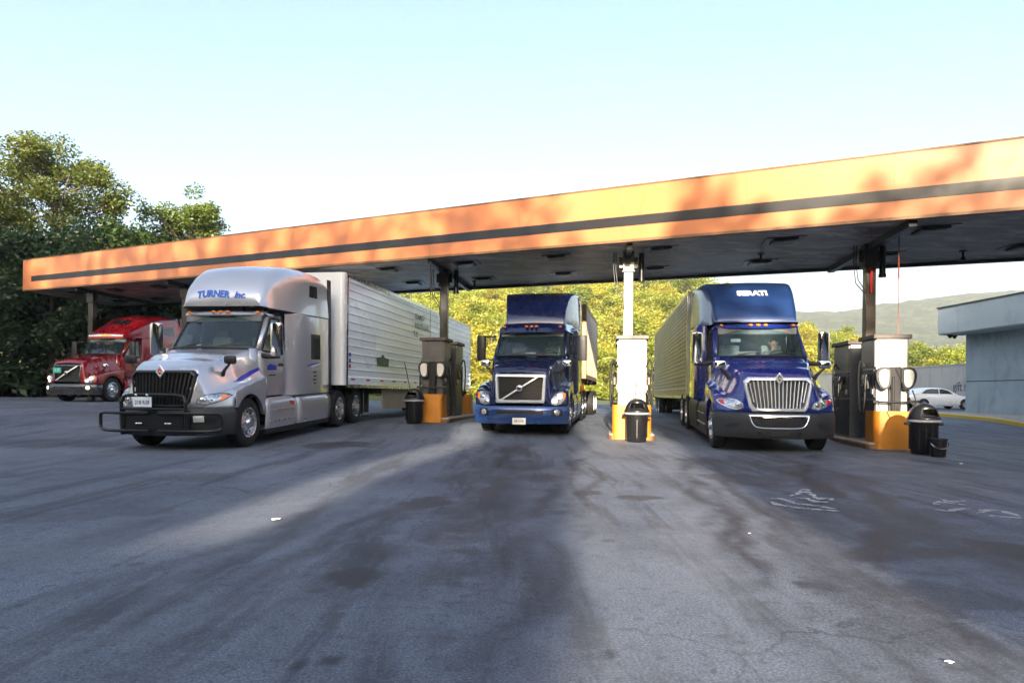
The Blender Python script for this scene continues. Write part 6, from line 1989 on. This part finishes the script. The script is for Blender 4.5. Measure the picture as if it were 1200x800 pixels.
def make_tree(name, x, y, H, rad, base, seed, mat, leaf, nleaf, label, group, nl=14, clump=0.26, trunk_r=None, squash=0.75, z=None):
    R = np.random.RandomState(seed)
    t = empty(name, (x, y, (gz(x, y) + hill_h(x, y)) if z is None else z), R.rand() * 6)
    tag(t, label, 'tree', group)
    mb, cen = limbs(R, H, rad, base, nl, trunk_r or 0.022 * H)
    mb.build('trunk', 'bark', t, smooth=60, fix=False)
    rr = [(rad * clump * (0.7 + 0.7 * R.rand()),) * 2 + (rad * clump * squash * (0.7 + 0.6 * R.rand()),) for _ in cen]
    nn = [max(10, int(nleaf / len(cen) * (0.6 + 0.8 * R.rand()))) for _ in cen]
    q, tn = leaf_cloud(cen, rr, nn, leaf, R)
    me = quads_mesh('crown', q, tn, mat)
    o = bpy.data.objects.new('crown', me); COL.objects.link(o); o.parent = t
    return t

GL = 'trees at the left edge of the forecourt'
make_tree('tree', -28.2, 41.5, 16.2, 5.2, 0.32, 1, 'leaves olive', 0.095, 40000, 'tallest spreading tree with sunlit olive top at the upper left', GL, 20, 0.19)
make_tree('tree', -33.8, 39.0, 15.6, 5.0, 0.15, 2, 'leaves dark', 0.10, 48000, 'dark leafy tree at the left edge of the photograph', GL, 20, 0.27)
make_tree('tree', -22.4, 47.0, 15.0, 3.3, 0.35, 3, 'leaves light', 0.095, 34000, 'smaller light green sunlit tree rising above the left end of the canopy', GL, 24, 0.24)
make_tree('tree', -27.0, 44.5, 11.2, 4.4, 0.18, 4, 'leaves green', 0.125, 28000, 'dense green tree under the tallest one, left of the light green tree', GL, 18, 0.28)
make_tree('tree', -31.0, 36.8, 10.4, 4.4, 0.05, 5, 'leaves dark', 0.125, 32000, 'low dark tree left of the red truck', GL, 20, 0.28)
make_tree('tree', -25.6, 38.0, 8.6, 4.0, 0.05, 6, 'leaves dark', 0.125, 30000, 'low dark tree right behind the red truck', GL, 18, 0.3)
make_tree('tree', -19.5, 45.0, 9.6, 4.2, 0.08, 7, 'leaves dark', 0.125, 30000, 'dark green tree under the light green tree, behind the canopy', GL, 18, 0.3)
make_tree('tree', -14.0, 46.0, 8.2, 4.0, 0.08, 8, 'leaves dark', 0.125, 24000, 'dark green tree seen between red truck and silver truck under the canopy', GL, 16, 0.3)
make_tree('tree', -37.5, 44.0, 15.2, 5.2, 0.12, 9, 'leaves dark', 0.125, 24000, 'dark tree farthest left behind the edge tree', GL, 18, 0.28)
make_tree('tree', -35.0, 35.0, 9.0, 4.0, 0.05, 10, 'leaves dark', 0.125, 24000, 'low dark bushy tree in the bottom left corner of the trees', GL, 16, 0.3)
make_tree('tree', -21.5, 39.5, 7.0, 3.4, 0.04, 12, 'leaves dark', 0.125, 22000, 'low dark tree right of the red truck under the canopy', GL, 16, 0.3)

# hillside wood: prototypes copied over the slope
def hill_proto(seed, H, rad, mat, nleaf, leaf):
    R = np.random.RandomState(seed)
    mb, cen = limbs(R, H, rad, 0.12, 13, 0.02 * H)
    rr = [(rad * 0.30 * (0.7 + 0.7 * R.rand()),) * 2 + (rad * 0.24 * (0.7 + 0.6 * R.rand()),) for _ in cen]
    nn = [max(6, int(nleaf / len(cen) * (0.6 + 0.8 * R.rand()))) for _ in cen]
    q, tn = leaf_cloud(cen, rr, nn, leaf, R)
    # trunk faces into the same mesh: one object per far tree
    tv = np.array(mb.v); tf = mb.f
    me = bpy.data.meshes.new('tree')
    V = np.concatenate([q.reshape(-1, 3), tv])
    F_ = [tuple(range(4 * i, 4 * i + 4)) for i in range(len(q))] + [tuple(i + 4 * len(q) for i in f) for f in tf]
    me.from_pydata(V.tolist(), [], F_)
    me.materials.append(MAT[mat]); me.materials.append(MAT['bark'])
    me.polygons.foreach_set('material_index', np.concatenate([np.zeros(len(q), np.int32), np.ones(len(tf), np.int32)]))
    at = me.attributes.new('tint', 'FLOAT', 'FACE'); at.data.foreach_set('value', np.concatenate([tn, np.zeros(len(tf))]).astype(np.float32))
    return me
PROT = [(hill_proto(31, 8.0, 3.2, 'leaves gold', 4600, 0.17), 'golden'), (hill_proto(32, 9.0, 3.4, 'leaves lime', 4600, 0.17), 'olive'),
        (hill_proto(33, 7.0, 3.2, 'leaves gold', 4600, 0.17), 'golden'), (hill_proto(34, 10.0, 3.6, 'leaves mid', 4600, 0.17), 'green')]
HL = {'golden': 'golden leafed tree among many on the sunlit hillside behind the pumps', 'olive': 'olive green tree among many on the sunlit hillside behind the pumps', 'green': 'deeper green tree among many on the sunlit hillside behind the pumps'}
def hill_trees():
    r = random.Random(77)
    n = 0
    y = 82.0
    while y < 196:
        step = 6.2 + (y - 82) * 0.012
        x = -0.235 * y - 3
        while x < 0.70 * y + 4:
            px_, py_ = x + r.uniform(-2.2, 2.2), y + r.uniform(-2.6, 2.6)
            x += step
            if px_ > 30 and py_ < 92: continue
            k = r.choices([0, 1, 2, 3], [4, 3.4, 3.4, 1.6])[0]
            me, kind = PROT[k]
            o = bpy.data.objects.new('tree', me); COL.objects.link(o)
            sc = r.uniform(0.7, 1.0) if y < 90 else r.uniform(0.8, 1.2)
            if px_ > 0.37 * py_: sc *= 0.72
            o.location = (px_, py_, gz(px_, py_) + hill_h(px_, py_) - 0.3)
            o.scale = (sc * r.uniform(1.0, 1.3), sc * r.uniform(1.0, 1.3), sc)
            o.rotation_euler = (0, 0, r.uniform(0, 6.28))
            tag(o, HL[kind], 'tree', kind + ' trees on the hillside')
            n += 1
        y += 6.6 + (y - 82) * 0.012
    return n
NH = hill_trees(); print('hill trees', NH)
# low bushes along the foot of the slope
def bush_mesh(seed, mat):
    R = np.random.RandomState(seed)
    cen = [np.array([R.uniform(-1.3, 1.3), R.uniform(-.8, .8), R.uniform(0.3, 1.3)]) for _ in range(12)]
    q, tn = leaf_cloud(cen, [(0.6, 0.6, 0.5)] * 12, [110] * 12, 0.16, R)
    return quads_mesh('bush', q, tn, mat)
BM = [bush_mesh(51, 'leaves gold'), bush_mesh(52, 'leaves lime')]
rb_ = random.Random(9)
for k in range(34):
    x = -17 + k * 1.5 + rb_.uniform(-.4, .4); y = 76.5 + rb_.uniform(-1.5, 1.5)
    o = bpy.data.objects.new('bush', BM[k % 2]); COL.objects.link(o)
    s = rb_.uniform(0.7, 1.5); o.location = (x, y, gz(x, y)); o.scale = (s, s, s * rb_.uniform(.7, 1.2)); o.rotation_euler = (0, 0, rb_.uniform(0, 6))
    tag(o, 'golden bush in the row at the foot of the hillside' if k % 2 == 0 else 'olive bush in the row at the foot of the hillside', 'bush', ('golden' if k % 2 == 0 else 'olive') + ' bushes at the foot of the hillside')

BMD = [bush_mesh(53, 'leaves dark'), bush_mesh(54, 'leaves dark')]
for k in range(16):
    f = k / 15
    x = -40 + 27 * f + rb_.uniform(-.5, .5); y = 34.5 + 8.5 * f + rb_.uniform(-.8, .8)
    o = bpy.data.objects.new('bush', BMD[k % 2]); COL.objects.link(o)
    s = rb_.uniform(1.0, 1.7); o.location = (x, y, gz(x, y) - 0.15); o.scale = (s, s, s * rb_.uniform(.8, 1.2)); o.rotation_euler = (0, 0, rb_.uniform(0, 6))
    tag(o, 'low dark bush in the row under the dark trees behind the red truck', 'bush', 'dark bushes along the forecourt edge')

# ------------------------------------------------------------------ far mountain
def mountain_mat():
    m, nt, out = new_mat('mountain forest')
    b = nd(nt, 'ShaderNodeBsdfPrincipled'); vec = coords(nt)
    n1 = noise(nt, 0.035, 7, 0.7, vec)
    c = ramp(nt, n1, [(0.34, (0.028, 0.05, 0.03)), (0.5, (0.07, 0.10, 0.05)), (0.66, (0.15, 0.155, 0.085))])
    n2 = noise(nt, 0.012, 5, 0.6, vec)
    c = mixc(nt, ramp(nt, n2, [(0.62, 0.0), (0.68, 0.5)]), c, (0.2, 0.17, 0.11))
    c = mixc(nt, ramp(nt, noise(nt, 0.16, 4, 0.7, vec), [(0.42, 0.75), (0.58, 0.0)]), c, (0.015, 0.03, 0.018))
    nt.links.new(c, b.inputs['Base Color']); b.inputs['Roughness'].default_value = 1.0
    bn = nd(nt, 'ShaderNodeBump'); bn.inputs['Strength'].default_value = 1.0; bn.inputs['Distance'].default_value = 6.0
    nt.links.new(noise(nt, 0.09, 5, 0.75, vec), bn.inputs['Height']); nt.links.new(bn.outputs[0], b.inputs['Normal'])
    nt.links.new(b.outputs[0], out.inputs[0])
mountain_mat()
RIDGE = [(-2500, 60), (-900, 85), (-200, 100), (200, 112), (437, 119), (540, 136), (631, 147), (750, 158), (900, 176), (1200, 210), (1800, 230), (2600, 180)]
def mtn(x, y):
    h = smooth_tab(RIDGE, x)
    f = smooth01(240, 1000, y) * (1 - 0.55 * smooth01(1000, 1500, y))
    w = 1 + 0.10 * sin(x * 0.011 + y * 0.006) * sin(y * 0.009) + 0.05 * sin(x * 0.031 + 1.3)
    return -1.0 + h * f * (0.94 + 0.06 * w) + 2.2 * sin(x * 0.09 + y * 0.05) * f + 1.6 * sin(x * 0.21 - y * 0.1) * f
mx_ = [float(v) for v in range(-2500, 2601, 20)]; my_ = [float(v) for v in range(240, 1501, 30)]
make_sheet('mountain', mx_, my_, mtn, 'mountain forest')

# ------------------------------------------------------------------ unseen trees added behind the camera to shade the forecourt, gaps cut for low sun
SUN_AZ = 0.11; SUN_EL = radians(13.5)
# (x0, x1, h0, h1): openings cut through the crowns to pass sun streaks, in the plane of the row
GAPS = [(-3.75, -1.45, 8.6, 30), (-7.15, -6.1, 8.9, 13.2), (2.9, 3.9, 11.8, 14.6), (-3.75, -0.8, 7.6, 8.6), (0.25, 1.1, 13.6, 14.8)]
ROWY = -32.0
TOPS = [(-60, 29.5), (-44, 29.5), (-34, 28), (-28, 23), (-22, 21.0), (-16, 20.6), (-10, 19.2), (-6, 17.6), (-1, 16.6), (3, 16.3), (7, 16.5), (12, 19), (16, 22), (26, 24), (40, 24)]
def shade_tree(x, rad, H, seed, label):
    R = np.random.RandomState(seed)
    y = ROWY + R.uniform(-1.5, 1.5)
    t = empty('tree', (x, y, 0.0), 0)
    tag(t, label, 'tree', 'unseen shade trees added behind the camera')
    mb, cen = limbs(R, H, rad, 0.06, 12, 0.02 * H)
    mb2 = MB(); mb2.tube([(0, 0, 0), (0.05, 0, H * 0.3), (0, 0.1, H * 0.42)], [0.3, 0.24, 0.12], 9)
    mb2.build('trunk', 'bark', t, smooth=60, fix=False)
    n = int(8600 * H * rad / 40)
    p = np.stack([R.uniform(-rad, rad, n), R.uniform(-2.2, 2.2, n), R.uniform(0.0, 1.0, n)], 1)
    top = np.array([lerp_tab(TOPS, x + v) for v in p[:, 0]])
    top = top + 1.6 * (vnoise((x + p[:, 0]) * 4 + 20, p[:, 1] * 0 + 9, 8) - 0.5) + 2.0 * (vnoise((x + p[:, 0]) * 0.8 + 50, p[:, 1] * 0 + 3, 5) - 0.5) + 1.2 * (vnoise((x + p[:, 0]) * 2.2 + 90, p[:, 1] * 0 + 7, 6) - 0.5)
    thin = (p[:, 2] > 0.86) & (R.rand(n) < 0.80)
    p[:, 2] = p[:, 2] * (top + 1.0)
    wx = x + p[:, 0] - SUN_AZ * (p[:, 1] + y - ROWY); wz = p[:, 2] + tan(SUN_EL) * (p[:, 1] + y - ROWY) * 1.0
    keep = ~thin
    for x0, x1, h0, h1 in GAPS:
        e = 0.25 * (vnoise(wz * 1.3 + 10, wx * 0 + 2, 4) - 0.5) * 2
        keep &= ~((wx > x0 + e) & (wx < x1 + e) & (wz > h0) & (wz < h1))
    p = p[keep]; n = len(p)
    a = R.normal(size=(n, 3)); a /= np.linalg.norm(a, axis=1)[:, None]
    b = R.normal(size=(n, 3)); b -= a * (a * b).sum(1)[:, None]; b /= np.linalg.norm(b, axis=1)[:, None]
    s = 0.30 * (0.5 + 0.6 * R.rand(n))[:, None]
    q = np.stack([p - a * s, p - b * s * .7, p + a * s, p + b * s * .7], 1)
    me = quads_mesh('crown', q, R.rand(n) * 0.6 + 0.2, 'leaves dark')
    o = bpy.data.objects.new('crown', me); COL.objects.link(o); o.parent = t
xx = -58.0; k = 0
while xx < 40:
    rad = 2.9 + 0.6 * ((k * 7) % 3) / 2
    shade_tree(xx, rad + 0.5, lerp_tab(TOPS, xx), 300 + k, 'tall dark tree in the unseen row added behind the camera to shade the forecourt')
    xx += rad * 1.55; k += 1

# ------------------------------------------------------------------ sky, sun, camera
w = bpy.data.worlds.new('World'); scene.world = w; w.use_nodes = True
nt = w.node_tree; nt.nodes.clear()
sky = nt.nodes.new('ShaderNodeTexSky'); sky.sky_type = 'NISHITA'; sky.sun_disc = False
sky.sun_elevation = SUN_EL; sky.sun_rotation = pi + SUN_AZ
sky.air_density = 1.0; sky.dust_density = 5.0; sky.ozone_density = 1.9
bg = nt.nodes.new('ShaderNodeBackground'); bg.inputs[1].default_value = 0.125
ow = nt.nodes.new('ShaderNodeOutputWorld')
nt.links.new(sky.outputs[0], bg.inputs[0]); nt.links.new(bg.outputs[0], ow.inputs[0])
ld = bpy.data.lights.new('sun', 'SUN'); ld.energy = 4.3; ld.angle = radians(0.53); ld.color = (1.0, 0.85, 0.66)
lo = bpy.data.objects.new('sun', ld); COL.objects.link(lo)
d = Vector((SUN_AZ, 1.0, -tan(SUN_EL) * sqrt(1 + SUN_AZ ** 2)))
lo.rotation_euler = d.to_track_quat('-Z', 'Y').to_euler(); lo.location = (-8, -30, 30)

cam = bpy.data.cameras.new('camera'); cam.sensor_width = 36.0; cam.lens = 24.0
cam.shift_y = 61.0 / 1200.0; cam.clip_start = 0.1; cam.clip_end = 9000
co = bpy.data.objects.new('camera', cam); COL.objects.link(co)
co.location = (0, 0, CAMZ); co.rotation_euler = (pi / 2, -ROLL, 0)
scene.camera = co
scene.view_settings.view_transform = 'Standard'; scene.view_settings.look = 'None'
scene.view_settings.exposure = 2.05; scene.view_settings.gamma = 1.0
scene.view_settings.use_curve_mapping = False
scene.render.engine = 'CYCLES'
try:
    scene.cycles.use_denoising = True
    scene.cycles.max_bounces = 8; scene.cycles.transparent_max_bounces = 12
except Exception: pass

# thin evening haze between the forecourt and the mountain
mb = MB(); mb.bx(-2700, 2700, -110, 1650, -12, 262)
hz = mb.build('haze', [], None, smooth=0)
mh = bpy.data.materials.new('haze'); mh.use_nodes = True
nh = mh.node_tree; nh.nodes.clear()
oh = nh.nodes.new('ShaderNodeOutputMaterial'); pv = nh.nodes.new('ShaderNodeVolumePrincipled')
pv.inputs['Color'].default_value = (0.86, 0.92, 1.0, 1); pv.inputs['Density'].default_value = 0.00026; pv.inputs['Anisotropy'].default_value = 0.0
nh.links.new(pv.outputs[0], oh.inputs[1])
hz.data.materials.clear(); hz.data.materials.append(mh)
tag(hz, kind='stuff')
